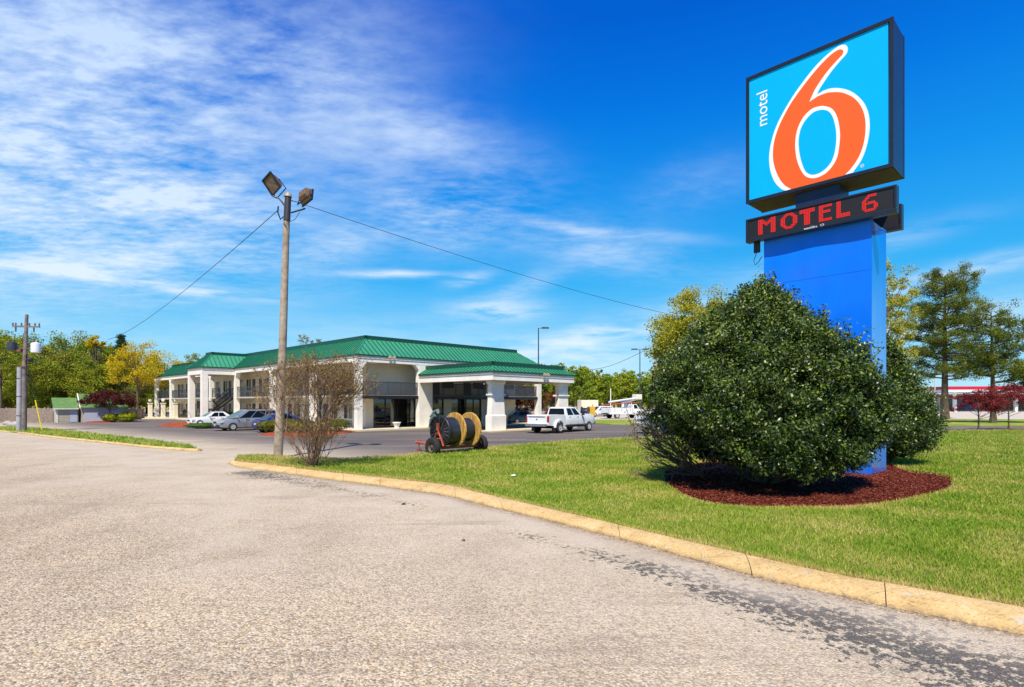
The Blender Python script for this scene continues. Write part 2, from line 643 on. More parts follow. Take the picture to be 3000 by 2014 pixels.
def grid_sheet(name, xs, ys, frame, z, label_kind):
    o0, e1, e2 = frame
    X, Y = np.meshgrid(xs, ys, indexing='ij')
    P = np.array(o0)[None, :] + X.ravel()[:, None] * np.array(e1) + Y.ravel()[:, None] * np.array(e2)
    n, m_ = len(xs), len(ys)
    idx = np.arange(n * m_).reshape(n, m_)
    q = np.stack([idx[:-1, :-1], idx[1:, :-1], idx[1:, 1:], idx[:-1, 1:]], -1).reshape(-1, 4)
    me = bpy.data.meshes.new(name)
    me.vertices.add(n * m_)
    me.vertices.foreach_set('co', np.c_[P, np.full(len(P), z)].astype(np.float32).ravel())
    me.loops.add(q.size)
    me.loops.foreach_set('vertex_index', q.astype(np.int32).ravel())
    me.polygons.add(len(q))
    me.polygons.foreach_set('loop_start', np.arange(0, q.size, 4, dtype=np.int32))
    # wear: dark tar band beside the kerb
    band = [(-8.6, 18.5), (-5.0, 15.4), (-2.4, 12.9), (-.6, 10.8), (.64, 9.3), (1.54, 8.2), (2.4, 7.3), (3.35, 5.9), (4.05, 4.9), (5.2, 3.4)]
    wid = [1.2, .8, .55, .5, .5, .58, .75, 1.05, 1.3, 1.3]
    amp = [1.0, .8, .65, .6, .75, .88, .97, 1., 1., 1.]
    d, tt = seg_dist(P, band)
    w = np.interp(tt, range(len(wid)), wid)
    a = np.interp(tt, range(len(amp)), amp)
    wear = a * np.exp(-(d / w) ** 2)
    g2, t2 = seg_dist(P, K_out)
    wear = np.maximum(wear, 0)
    grit = np.exp(-(g2 / .20) ** 2) * (t2 > 3)
    pale = np.exp(-((g2 - .5) / .3) ** 2) * .6 * (t2 > 5)
    # broad pale arc worn by turning cars
    arc = [(-14, 13), (-12.5, 17), (-13.5, 21), (-17, 25), (-24, 30)]
    da, _ = seg_dist(P, arc)
    pale = np.maximum(pale, .55 * np.exp(-(da / 1.1) ** 2))
    arc2 = [(-4, 8), (-6, 12), (-10, 17), (-12.3, 20), (-12, 25), (-9, 31)]
    da, _ = seg_dist(P, arc2)
    pale = np.maximum(pale, .4 * np.exp(-(da / .8) ** 2))
    for nm, arr in (('wear', wear), ('grit', grit), ('pale', pale)):
        at = me.attributes.new(nm, 'FLOAT', 'POINT')
        at.data.foreach_set('value', arr.astype(np.float32))
    me.update(calc_edges=True)
    me.materials.append(M_road)
    ob = bpy.data.objects.new(name, me)
    col.objects.link(ob)
    ob['kind'] = 'structure'
    return ob


FR = ((-10.7, 21.3), (-.775, .632), (.632, .775))     # along the driveway line / across it
al = np.unique(np.concatenate([np.linspace(-160, -50, 12), np.arange(-50, -36, 1.0), np.arange(-36, 4, .22), np.linspace(4, 160, 40)]))
ac = np.unique(np.concatenate([np.linspace(-90, -24, 10), np.arange(-24, 0, .22), [1.8]]))
grid_sheet('road', al, ac, FR, 0.0, 'structure')
ac2 = np.unique(np.concatenate([[1.8], np.arange(2.2, 14, 1.0), np.linspace(15, 230, 30)]))
grid_sheet('parking_lot', np.linspace(-160, 160, 60), ac2, FR, 0.0, 'structure')


def turf_material(name, dry=.0):
    m, t, bs = new_mat(name)
    P = t.new('ShaderNodeNewGeometry').outputs['Position']
    a = t.noise(P, .45, 4, .6)
    b_ = t.noise(P, 3.5, 5, .7)
    c_ = t.noise(t.scalev(P, (1, 1, 1)), 28, 5, .75)
    f = t.math('ADD', t.math('ADD', t.math('MULTIPLY', a, .45), t.math('MULTIPLY', b_, .3)), t.math('MULTIPLY', c_, .35))
    f = t.math('SUBTRACT', t.math('ADD', f, t.math('MULTIPLY', t.math('SUBTRACT', t.noise(P, .22, 3, .6), .5), .3)), dry)
    c = t.ramp(f, [(.38, (.42, .32, .12)), (.48, (.34, .32, .07)), (.58, (.20, .27, .03)), (.74, (.10, .19, .015))])
    t.l.new(c, bs.inputs['Base Color'])
    bs.inputs['Roughness'].default_value = .95
    bs.inputs['Specular IOR Level'].default_value = .1
    bp = t.new('ShaderNodeBump')
    bp.inputs['Strength'].default_value = .8
    bp.inputs['Distance'].default_value = .05
    t.l.new(t.noise(P, 22, 5, .8), bp.inputs['Height'])
    t.l.new(bp.outputs[0], bs.inputs['Normal'])
    return m


M_turf = turf_material('lawn_turf')
M_turf_dry = turf_material('dry_turf', .09)

gm = MB()
gm.quad((-2500, -800, -.05), (2500, -800, -.05), (2500, 3500, -.05), (-2500, 3500, -.05))
tag(gm.build('ground', M_turf_dry), kind='structure')


def poly_sheet(name, poly, z, m, skirt=.3, kind='structure'):
    from mathutils.geometry import tessellate_polygon
    pv = [Vector((p[0], p[1], z)) for p in poly]
    tris = tessellate_polygon([pv])
    n = len(pv)
    v = [tuple(p) for p in pv] + [(p.x, p.y, z - skirt) for p in pv]
    f = [tuple(t) for t in tris]
    for i in range(n):
        j = (i + 1) % n
        f.append((i, j, n + j, n + i))
    mb = MB()
    mb.v, mb.f = v, f
    o = mb.build(name, m, fix=True)
    # top faces up
    return tag(o, kind=kind) if kind else o


LAWN_Z = .105
back = [gp(u, v) for u, v in [(698, 1345), (760, 1341), (860, 1347), (1000, 1353), (1137, 1345), (1240, 1336), (1342, 1327), (1479, 1314), (1616, 1303), (1800, 1291.5), (2000, 1283), (2300, 1277), (2600, 1271), (2750, 1269), (3000, 1265), (3300, 1262)]] + [(110, 60), (110, -3)]
lawn_poly = K_in[::1] + back[::-1]
lawn = poly_sheet('lawn', lawn_poly, LAWN_Z, M_turf)


def kerb_material():
    m, t, bs = new_mat('faded_yellow_kerb')
    P = t.new('ShaderNodeNewGeometry').outputs['Position']
    a = t.noise(P, 2.0, 6, .65)
    b_ = t.noise(P, 16, 6, .8)
    c = t.ramp(t.math('ADD', t.math('MULTIPLY', a, .6), t.math('MULTIPLY', b_, .4)), [(.36, (.30, .18, .07)), (.43, (.52, .345, .13)), (.58, (.66, .45, .19)), (.70, (.68, .54, .32))])
    st = t.noise(t.scalev(P, (1, 1, 3)), 30, 4, .8)
    c = t.mix(t.math('MULTIPLY', t.smooth(st, .50, .66), .65), c, (.20, .125, .06))
    sp = t.new('ShaderNodeSeparateXYZ')
    t.l.new(P, sp.inputs[0])
    ck = t.voro(t.scalev(P, (1, 1, .3)), .9, 'Distance', 'DISTANCE_TO_EDGE')
    ck = t.math('ADD', ck, t.math('MULTIPLY', t.math('SUBTRACT', t.noise(P, 12, 4, .7), .5), .035))
    c = t.mix(t.math('MULTIPLY', t.math('SUBTRACT', 1.0, t.smooth(ck, .0, .008)), .35), c, (.12, .075, .04))
    chp = t.noise(P, 5.0, 5, .75)
    c = t.mix(t.smooth(chp, .62, .66), c, (.50, .44, .35))
    gut = t.math('MULTIPLY', t.math('SUBTRACT', 1.0, t.smooth(sp.outputs[2], .0, .07)), t.smooth(b_, .38, .6))
    c = t.mix(gut, c, (.17, .11, .065))
    t.l.new(c, bs.inputs['Base Color'])
    bs.inputs['Roughness'].default_value = .9
    bp = t.new('ShaderNodeBump')
    bp.inputs['Strength'].default_value = .6
    bp.inputs['Distance'].default_value = .02
    t.l.new(t.noise(P, 25, 6, .75), bp.inputs['Height'])
    t.l.new(bp.outputs[0], bs.inputs['Normal'])
    return m


M_kerb = kerb_material()


def resample(poly, n):
    p = np.array(poly, float)
    # catmull-rom then arc length
    q = [p[0]]
    for i in range(len(p) - 1):
        p0, p1, p2, p3 = p[max(i - 1, 0)], p[i], p[i + 1], p[min(i + 2, len(p) - 1)]
        for s in np.linspace(0, 1, 9)[1:]:
            q.append(.5 * ((2 * p1) + (-p0 + p2) * s + (2 * p0 - 5 * p1 + 4 * p2 - p3) * s * s + (-p0 + 3 * p1 - 3 * p2 + p3) * s ** 3))
    return np.array(q)


def kerb(name, outer, inner, zt=.13, joint=20):
    o = resample(outer, 0)
    i_ = resample(inner, 0)
    prof = [(0, -.03), (.0, .010), (.07, .045), (.22, zt * .60), (.45, zt * .84), (.70, zt * .97), (.88, zt), (1.0, zt - .010), (1.02, -.03)]
    g = np.random.default_rng(3)
    mb = MB()
    N = len(o)
    k = 0
    segs = []
    start = 0
    acc = 0
    for j in range(1, N):
        acc += np.linalg.norm(o[j] - o[j - 1])
        if acc > (1.9, 3.1, 2.3, 1.5, 2.8)[len(segs) % 5] or j == N - 1:
            segs.append((start, j))
            start = j
            acc = 0
    for (a, b) in segs:
        ring = []
        idx = list(range(a, b + 1))
        dz = g.uniform(-.006, .006)
        for q_, j in enumerate(idx):
            O, I = o[j].copy(), i_[j].copy()
            if q_ == 0:
                O = O + (o[j + 1] - o[j]) * min(.35, .011 / max(1e-3, np.linalg.norm(o[j + 1] - o[j])))
                I = I + (i_[j + 1] - i_[j]) * min(.35, .011 / max(1e-3, np.linalg.norm(i_[j + 1] - i_[j])))
            wob = g.uniform(-.035, .035)
            ring.append([(O[0] + (I[0] - O[0]) * (f + wob * (f < .3)), O[1] + (I[1] - O[1]) * (f + wob * (f < .3)), z + dz * (z > 0) + g.uniform(-.003, .003)) for f, z in prof])
        n = len(prof)
        v = [p for r in ring for p in r]
        f = []
        for r in range(len(ring) - 1):
            for c in range(n - 1):
                f.append((r * n + c, (r + 1) * n + c, (r + 1) * n + c + 1, r * n + c + 1))
        f.append(tuple(range(n)))
        f.append(tuple(range((len(ring) - 1) * n, len(ring) * n))[::-1])
        mb.add(v, f)
    ob = mb.build(name, M_kerb, smooth=True, fix=False)
    return tag(ob, kind='structure')


kerb('kerb', K_out, K_in)
# left island
I_out = [gp(u, v) for u, v in [(-500, 1242), (-200, 1252), (0, 1266), (60, 1271), (150, 1283), (300, 1299), (430, 1313), (520, 1320), (570, 1323), (594, 1321)]]
I_in = [gp(u, v, .12) for u, v in [(-500, 1239), (-200, 1248), (0, 1261), (60, 1266), (155, 1277), (300, 1292), (430, 1305), (515, 1311), (560, 1314), (580, 1315)]]
kerb('kerb', I_out, I_in, .12)
I_back = [gp(u, v) for u, v in [(560, 1312), (533, 1307), (420, 1291), (252, 1271), (112, 1257), (0, 1252), (-500, 1234)]]
isl = poly_sheet('grass_verge', I_in + I_back, .105, M_turf)
# far strips
poly_sheet('grass_verge', [gp(1738, 1242), gp(1790, 1245), gp(1880, 1245), gp(1990, 1243), gp(2600, 1243), gp(2600, 1236), gp(1990, 1232), gp(1870, 1230), gp(1745, 1231)], .06, M_turf, .1)
poly_sheet('grass_verge', [gp(2600, 1246), gp(2750, 1249), gp(3000, 1249), gp(3500, 1248), gp(3500, 1234), gp(3000, 1230), gp(2750, 1229), gp(2600, 1229)], .06, M_turf, .1)
M_tan = mat('bleached_concrete', (.50, .42, .33), .95, .12, .2)
poly_sheet('forecourt', [gp(2300, 1228.6), gp(2750, 1228.8), gp(3100, 1229.6), gp(3600, 1233), gp(3600, 1200), gp(2300, 1200)], .012, M_tan, .01)
poly_sheet('far_lot', [gp(1650, 1230), gp(1745, 1230.5), gp(1870, 1229.5), gp(2000, 1229), gp(2200, 1228), gp(2200, 1207), gp(1650, 1207)], .012, M_tan, .01)

# ------------------------------------------------------------------ mulch bed round the sign


def mulch_material(name, c1, c2, c3):
    m, t, bs = new_mat(name)
    P = t.new('ShaderNodeNewGeometry').outputs['Position']
    v = t.voro(t.scalev(P, (1, 1, 1)), 26)
    sc = t.new('ShaderNodeSeparateColor')
    t.l.new(v, sc.inputs[0])
    c = t.ramp(sc.outputs[0], [(0, c1), (.4, c2), (.8, c3), (1, tuple(min(1, x * 2.0 + .06) for x in c3))])
    c = t.mix(t.smooth(t.noise(P, 14, 5, .8), .35, .6), tuple(x * .3 for x in c1), c)
    t.l.new(c, bs.inputs['Base Color'])
    bs.inputs['Roughness'].default_value = .95
    bs.inputs['Specular IOR Level'].default_value = .1
    bp = t.new('ShaderNodeBump')
    bp.inputs['Strength'].default_value = 1
    bp.inputs['Distance'].default_value = .05
    t.l.new(t.noise(P, 30, 5, .8), bp.inputs['Height'])
    t.l.new(bp.outputs[0], bs.inputs['Normal'])
    return m


M_mulch = mulch_material('red_brown_mulch', (.085, .014, .008), (.20, .030, .015), (.32, .08, .04))
M_mulch_o = mulch_material('orange_red_mulch', (.25, .04, .015), (.42, .075, .03), (.52, .13, .05))


def mulch_bed(name, poly, z, m, hump=.06):
    p = resample(list(poly) + [poly[0]], 0)[:-1]
    g = np.random.default_rng(11)
    c = p.mean(0)
    mb = MB()
    n = len(p)
    rings = [(1.0, -.02), (.97, .025), (.85, hump * .8), (.5, hump), (.15, hump)]
    v = []
    for s, h in rings:
        jit = g.uniform(-.05, .05, n)
        for k in range(n):
            q = c + (p[k] - c) * (s + (jit[k] * .35 if s > .9 else 0))
            v.append((q[0], q[1], z + h + g.uniform(-.008, .008)))
    f = []
    for r in range(len(rings) - 1):
        for k in range(n):
            k2 = (k + 1) % n
            f.append((r * n + k, r * n + k2, (r + 1) * n + k2, (r + 1) * n + k))
    f.append(tuple(range((len(rings) - 1) * n, len(rings) * n)))
    mb.add(v, f)
    return tag(mb.build(name, m, fix=True), kind='stuff')


bed_poly = [gp(u, v, .12) for u, v in [(1948, 1410), (1985, 1440), (2050, 1465), (2150, 1480), (2300, 1484), (2450, 1482), (2560, 1476), (2660, 1460), (2740, 1443), (2790, 1424), (2785, 1403), (2740, 1390), (2660, 1381)]] + [(13.5, 21.5), (10.5, 22.5), (7.5, 21), (5.2, 18.5)]
tag(mulch_bed('mulch_bed', bed_poly, LAWN_Z, M_mulch), 'red brown wood mulch bed round the blue sign pylon', 'mulch')
# loose chips
n = 9000
bp_ = resample(bed_poly + [bed_poly[0]], 0)


def in_poly(P, poly):
    poly = np.array(poly)
    x, y = P[:, 0], P[:, 1]
    ins = np.zeros(len(P), bool)
    j = len(poly) - 1
    for i in range(len(poly)):
        xi, yi = poly[i]
        xj, yj = poly[j]
        c = ((yi > y) != (yj > y)) & (x < (xj - xi) * (y - yi) / (yj - yi + 1e-12) + xi)
        ins ^= c
        j = i
    return ins


Q = rng.uniform([3, 12], [15, 20], (40000, 2))
Q = Q[in_poly(Q, bp_)][:26000]
far = np.c_[Q, LAWN_Z + .065 + rng.uniform(-.03, .03, len(Q))]
ob = leaf_obj('mulch_chips', far, .07, M_mulch, None, .35, np.tile([0, 0, 1.], (len(far), 1)), .6, 5)
tag(ob, 'loose red brown bark chips scattered over the sign bed', 'mulch', kind='stuff')

# ------------------------------------------------------------------ grass blades
M_grass = leaf_mat('grass_blades', [(.14, (.70, .53, .24)), (.36, (.56, .48, .13)), (.50, (.34, .41, .045)), (.70, (.19, .33, .02)), (.95, (.10, .24, .015))], .35, .6, .15, .55)


def grass(name, poly, npts, ymax, label, box, hole=None, h=.055, seed=4, edge=None):
    g = np.random.default_rng(seed)
    # density falls off with distance so far turf stays cheap
    Y = box[2] + (box[3] - box[2]) * g.uniform(0, 1, npts * 3) ** 1.35
    X = g.uniform(-1, 1, npts * 3) * (Y * .98) + 0
    P = np.c_[X, Y]
    keep = in_poly(P, poly)
    if hole is not None:
        keep &= ~in_poly(P, hole)
    P = P[keep][:npts]
    if edge is not None:
        P = np.concatenate([P, edge])
    n = len(P)
    d = np.linalg.norm(P, axis=1)
    clump = (np.sin(P[:, 0] * 2.1 + np.sin(P[:, 1] * 1.7) * 2) + np.sin(P[:, 1] * 2.9 + np.sin(P[:, 0] * 1.3) * 2)) * .25
    hh = h * g.uniform(.5, 1.35, n) * (1 + .3 * clump) * np.clip(d / 14, 1, 2.2)
    w = .0055 * np.clip(d / 7, 1, 6) * g.uniform(.7, 1.3, n)
    a = g.uniform(0, 2 * np.pi, n)
    lean = g.uniform(.1, .9, n) * hh
    la = g.uniform(0, 2 * np.pi, n)
    base = np.c_[P, np.full(n, LAWN_Z - .004)]
    side = np.c_[np.cos(a) * w, np.sin(a) * w, np.zeros(n)]
    tip = base + np.c_[np.cos(la) * lean, np.sin(la) * lean, hh]
    V = np.stack([base - side, base + side, tip], 1).reshape(-1, 3)
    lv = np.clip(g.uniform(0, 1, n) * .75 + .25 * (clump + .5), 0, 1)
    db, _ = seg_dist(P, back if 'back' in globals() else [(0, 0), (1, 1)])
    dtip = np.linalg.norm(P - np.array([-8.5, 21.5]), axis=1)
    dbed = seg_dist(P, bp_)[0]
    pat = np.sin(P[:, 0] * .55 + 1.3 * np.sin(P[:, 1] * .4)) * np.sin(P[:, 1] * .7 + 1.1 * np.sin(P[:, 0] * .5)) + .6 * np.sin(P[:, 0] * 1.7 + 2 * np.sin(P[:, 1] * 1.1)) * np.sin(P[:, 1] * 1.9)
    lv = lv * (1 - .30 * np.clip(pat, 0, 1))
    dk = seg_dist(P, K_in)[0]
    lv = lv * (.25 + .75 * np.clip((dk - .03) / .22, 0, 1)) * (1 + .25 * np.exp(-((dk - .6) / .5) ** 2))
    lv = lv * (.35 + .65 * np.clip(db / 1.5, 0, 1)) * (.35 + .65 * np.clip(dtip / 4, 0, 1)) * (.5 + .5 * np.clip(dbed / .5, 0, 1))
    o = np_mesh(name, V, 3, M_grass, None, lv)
    return tag(o, label, 'grass', kind='stuff')


# shaggy fringe hanging along the kerb
ki = resample(K_in, 0)
fr_ = []
for i in range(len(ki) - 1):
    L = np.linalg.norm(ki[i + 1] - ki[i])
    if ki[i][1] < 2.5:
        continue
    m_ = int(L * 420)
    s = rng.uniform(0, 1, m_)[:, None]
    nrm = np.array([(ki[i + 1] - ki[i])[1], -(ki[i + 1] - ki[i])[0]]) / max(L, 1e-6)
    fr_.append(ki[i] + (ki[i + 1] - ki[i]) * s - nrm * rng.uniform(-.01, .12, m_)[:, None])
fr_ = np.concatenate(fr_)
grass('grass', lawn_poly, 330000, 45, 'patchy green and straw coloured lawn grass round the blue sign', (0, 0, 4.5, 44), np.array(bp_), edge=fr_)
grass('grass', I_in + I_back, 26000, 45, 'green grass strip on the left kerbed verge', (0, 0, 26, 50), None, seed=9)

# ------------------------------------------------------------------ the sign
SA = Vector((-.69, .725, 0)).normalized()      # along the face, to the left
SB = Vector((.725, .69, 0)).normalized()       # away behind the face
PY = Vector((10.6, 16.6, 0))                   # near right corner of the pylon
SROT = math.atan2(SB.y, SB.x)
sign = thing('motel_sign', (PY.x, PY.y, LAWN_Z), SROT, 'tall blue pylon sign, big orange 6 on cyan above a red LED board', 'sign')
# local frame: +x = SB (back), +y = SA (left), so the front faces -x
ZO = LAWN_Z


def blue_material(name, c, side=False):
    m, t, bs = new_mat(name)
    tc = t.new('ShaderNodeTexCoord').outputs['Object']
    n = t.noise(t.scalev(tc, (1, 1, .25)), 1.0, 5, .6)
    col_ = t.ramp(n, [(.35, tuple(x * .86 for x in c)), (.65, c)])
    dirt = t.noise(t.scalev(tc, (6, 6, .6)), 3, 6, .8)
    col_ = t.mix(t.math('MULTIPLY', t.smooth(dirt, .56, .78), .40), col_, (.05, .12, .30))
    zz = t.new('ShaderNodeSeparateXYZ')
    t.l.new(tc, zz.inputs[0])
    splash = t.math('MULTIPLY', t.math('SUBTRACT', 1.0, t.smooth(zz.outputs[2], .0, .7)), t.smooth(t.noise(tc, 9, 5, .7), .4, .65))
    col_ = t.mix(t.math('MULTIPLY', splash, .6), col_, (.16, .11, .08))
    t.l.new(col_, bs.inputs['Base Color'])
    bs.inputs['Roughness'].default_value = .16 if side else .33
    bs.inputs['Coat Weight'].default_value = .7 if side else .25
    bs.inputs['Coat Roughness'].default_value = .04 if side else .15
    bp = t.new('ShaderNodeBump')
    bp.inputs['Strength'].default_value = .5
    bp.inputs['Distance'].default_value = .16
    t.l.new(t.noise(t.scalev(tc, (.8, .8, .5)), .9, 2, .4), bp.inputs['Height'])
    t.l.new(bp.outputs[0], bs.inputs['Normal'])
    return m


M_blue = blue_material('blue_painted_sheet', (.0, .185, .95))
M_blue_s = blue_material('blue_gloss_side', (.0, .19, .85), True)
mb = MB()
W, D = 3.13, 1.6
# front and back skin in four stacked sheets with slight dents
for (xf, sgn) in ((0.0, 1), (D, -1)):
    zs = [0, 2.05, 4.0, 6.12, 7.62]
    for k in range(4):
        z0, z1 = zs[k] + .004, zs[k + 1] - .004
        ny, nz = 14, 10
        v, f = [], []
        for i in range(ny + 1):
            for j in range(nz + 1):
                yy = .0 + W * i / ny
                zz = z0 + (z1 - z0) * j / nz
                e = math.sin(math.pi * i / ny) * math.sin(math.pi * j / nz)
                dent = .018 * e * math.sin(yy * 2.3 + k * 2.1 + zz) + .012 * e * math.sin(zz * 3.1 + yy * 1.7)
                if k == 3 or k == 2:
                    dent += .03 * math.exp(-((yy - 2.2) ** 2 * 3 + (zz - 6.1 - (yy - 2.2) * .2) ** 2 * 5))
                v.append((xf + sgn * (dent + (.004 if k % 2 else 0)), yy, zz))
        for i in range(ny):
            for j in range(nz):
                a = i * (nz + 1) + j
                q = (a, a + 1, a + nz + 2, a + nz + 1)
                f.append(q if sgn > 0 else q[::-1])
        mb.add(v, f)
mb.build('pylon_face', M_blue, sign, smooth=True)
mb = MB()
for (y0, sg) in ((-.002, -1), (W + .002, 1)):
    zs = np.linspace(0, 7.62, 40)
    v, f = [], []
    nx = 8
    for z in zs:
        for i in range(nx + 1):
            x = D * i / nx
            bow = -.05 * math.sin(math.pi * i / nx) * (0.6 + .4 * math.sin(z * .9)) + .012 * math.sin(z * 2.2) * math.sin(math.pi * i / nx)
            v.append((x, y0 + sg * bow, z))
    for j in range(len(zs) - 1):
        for i in range(nx):
            a = j * (nx + 1) + i
            q = (a, a + 1, a + nx + 2, a + nx + 1)
            f.append(q if sg < 0 else q[::-1])
    mb.add(v, f)
mb.box(.02, D - .02, .02, W - .02, 7.55, 7.6)
mb.build('pylon_side', M_blue_s, sign, smooth=True)

M_cab = mat('black_sign_cabinet', (.010, .012, .018), .4, .2, 2, coat=.2)
M_navy = mat('navy_cabinet_side', (.012, .018, .05), .35, .25, 2)
M_olive = mat('brown_underside', (.10, .075, .02), .7, .2, 3)
M_cyan = mat('cyan_panel', (.002, .43, .86), .28, .03, .6, coat=.3)
M_orange = mat('orange_vinyl', (.92, .10, .002), .7, .04, .6)
M_swhite = mat('white_vinyl', (.86, .86, .82), .4, .03, 2)

sx = .2                       # sign box starts this far behind the pylon face
y0s, y1s = -.5, 3.8
zb, zt_ = 9.17 - ZO, 13.5 - ZO
mb = MB()
mb.box(sx, sx + 1.25, y0s, y1s, zb, zt_)
cab = mb.build('sign_cabinet', M_navy, sign, bevel=.012)
mb = MB()
b = .095
for (a0, a1, c0, c1) in ((y0s - .01, y1s + .01, zt_ - b, zt_ + .012), (y0s - .01, y1s + .01, zb - .012, zb + b), (y0s - .01, y0s + b, zb + b, zt_ - b), (y1s - b, y1s + .01, zb + b, zt_ - b)):
    mb.box(sx - .05, sx + .03, a0, a1, c0, c1)
    mb.box(sx + 1.22, sx + 1.30, a0, a1, c0, c1)
mb.build('retainer_frame', M_cab, cab)
mb = MB()
mb.box(sx + .04, sx + 1.2, y0s + .05, y1s - .05, zb - .03, zb - .002)
mb.build('underside_panel', M_olive, cab)


def face_uv(x, y, xf):
    """zoomed sign picture position -> (y,z) in the sign's own frame on the plane x=xf"""
    u, v = 2150 + .4721 * x, 20 + .4721 * y
    d = Vector(((u - CU) / F, 1, (CV - v) / F))
    S = PY + SB * xf
    C = Vector((0, 0, CAMZ))
    lam = (S - C).dot(SB) / d.dot(SB)
    p = C + d * lam
    return ((p - S).dot(SA), p.z - ZO)


def smooth_loop(pts, closed=True, k=5):
    out = []
    n = len(pts)
    for i in range(n):
        if not closed and i == n - 1:
            out.append(pts[-1])
            break
        P = [np.array(pts[(i + j) % n] if closed else pts[min(max(i + j, 0), n - 1)], float) for j in (-1, 0, 1, 2)]
        for s in np.arange(k) / k:
            out.append(tuple(.5 * (2 * P[1] + (-P[0] + P[2]) * s + (2 * P[0] - 5 * P[1] + 4 * P[2] - P[3]) * s * s + (-P[0] + 3 * P[1] - 3 * P[2] + P[3]) * s ** 3)))
    return out


def flat_plate(name, pts, x_front, thick, m, parent, frame_x):
    from mathutils.geometry import tessellate_polygon
    q = [face_uv(a, b_, frame_x) for a, b_ in pts]
    n = len(q)
    tris = tessellate_polygon([[Vector((a, b_, 0)) for a, b_ in q]])
    v = [(x_front, a, b_) for a, b_ in q] + [(x_front + thick, a, b_) for a, b_ in q]
    f = [tuple(t) for t in tris]
    for i in range(n):
        j = (i + 1) % n
        f.append((i, j, n + j, n + i))
    mbb = MB()
    mbb.v, mbb.f = v, f
    return mbb.build(name, m, parent, fix=True)


outer = smooth_loop([(690, 237), (668, 239), (645, 249), (600, 281), (550, 325), (500, 378), (450, 440), (400, 507), (350, 582), (300, 668), (260, 752), (233, 840), (220, 920), (222, 990), (236, 1050), (262, 1100), (297, 1134)], False) + \
    [(330, 1145), (360, 1137), (740, 1029)] + smooth_loop([(745, 1020), (790, 955), (820, 880), (838, 800), (843, 730), (835, 662), (810, 602), (770, 556), (720, 523), (660, 507), (600, 508), (552, 524)], False) + \
    smooth_loop([(516, 547), (530, 515), (560, 468), (600, 410), (650, 348), (690, 304), (705, 279), (706, 255), (698, 241)], False)
orange = smooth_loop([(662, 265), (640, 273), (600, 301), (540, 360), (480, 430), (420, 507), (360, 592), (310, 680), (270, 770), (248, 850), (243, 930), (255, 1000), (285, 1070), (320, 1112)], False) + \
    [(364, 1136), (680, 1053)] + smooth_loop([(720, 1014), (760, 960), (790, 900), (810, 830), (818, 750), (812, 680), (790, 620), (750, 571), (700, 543), (650, 531), (580, 535), (520, 557)], False) + \
    smooth_loop([(468, 592), (484, 556), (505, 512), (545, 450), (590, 390), (640, 334), (672, 300), (680, 280), (674, 268)], False)
wcount = smooth_loop([(560, 618), (610, 635), (643, 690), (659, 780), (655, 860), (640, 940), (600, 1006), (550, 1048), (490, 1066), (440, 1048), (405, 990), (386, 920), (382, 840), (396, 760), (430, 690), (478, 640), (520, 622)])
bcount = smooth_loop([(560, 641), (595, 656), (620, 700), (636, 780), (634, 860), (618, 935), (588, 988), (540, 1028), (490, 1043), (450, 1026), (425, 975), (408, 905), (403, 830), (416, 760), (446, 705), (490, 660), (525, 645)])
pf = sx - .012
plate = [(88, 449), (957, 95), (972, 982), (92, 1209)]
flat_plate('cyan_face', plate, pf, .01, M_cyan, sign, pf)
flat_plate('number_outline', outer, pf - .004, .003, M_swhite, sign, pf)
flat_plate('number_six', orange, pf - .008, .003, M_orange, sign, pf)
flat_plate('number_counter_outline', wcount, pf - .012, .003, M_swhite, sign, pf)
flat_plate('number_counter', bcount, pf - .016, .003, M_cyan, sign, pf)


def text_mesh(name, body, size, m, parent, origin, ux, uy, extrude=.002, spacing=1.0, sxy=(1, 1)):
    """text laid with its baseline along ux and its height along uy (local vectors)"""
    cu = bpy.data.curves.new('lettering', 'FONT')
    cu.body = body
    cu.size = size
    cu.extrude = extrude
    cu.space_character = spacing
    tmp = bpy.data.objects.new('lettering', cu)
    col.objects.link(tmp)
    bpy.context.view_layer.update()
    dg = bpy.context.evaluated_depsgraph_get()
    me = bpy.data.meshes.new_from_object(tmp.evaluated_get(dg))
    bpy.data.objects.remove(tmp)
    bpy.data.curves.remove(cu)
    ux, uy, o0 = Vector(ux), Vector(uy), Vector(origin)
    nz = ux.cross(uy)
    for v in me.vertices:
        v.co = o0 + ux * (v.co.x * sxy[0]) + uy * (v.co.y * sxy[1]) + nz * v.co.z
    me.materials.clear()
    me.materials.append(m)
    ob_ = bpy.data.objects.new(name, me)
    col.objects.link(ob_)
    ob_.parent = parent
    return ob_


# "motel": reads upwards, letters' feet towards the 6
pa, pb_ = face_uv(207, 735, pf), face_uv(207, 484, pf)
hgt = abs(face_uv(140, 600, pf)[0] - face_uv(214, 600, pf)[0])
text_mesh('lettering', 'motel', 1.0, M_swhite, sign, (pf - .005, pa[0], pa[1]), (0, 0, 1), (0, 1, 0), .002, 1.0, ((pb_[1] - pa[1]) / 2.62, hgt / .76))
rp = face_uv(786, 1000, pf)
mb = MB()
prof = []
for k in range(20):
    a0, a1 = 2 * math.pi * k / 20, 2 * math.pi * (k + 1) / 20
    c = (rp[0] - .045, rp[1] + .045)
    mb.quad(*[(pf - .005, c[0] + r * math.cos(a), c[1] + r * math.sin(a)) for a, r in ((a0, .05), (a1, .05), (a1, .040), (a0, .040))])
mb.build('registered_ring', M_swhite, sign)
text_mesh('lettering', 'R', .07, M_swhite, sign, (pf - .005, rp[0] - .02, rp[1] + .02), (0, -1, 0), (0, 0, 1), .001)

# neck between the cabinets
mb = MB()
mb.box(.35, 1.25, .95, 2.25, 7.55, zb)
mb.build('neck', M_navy, sign)

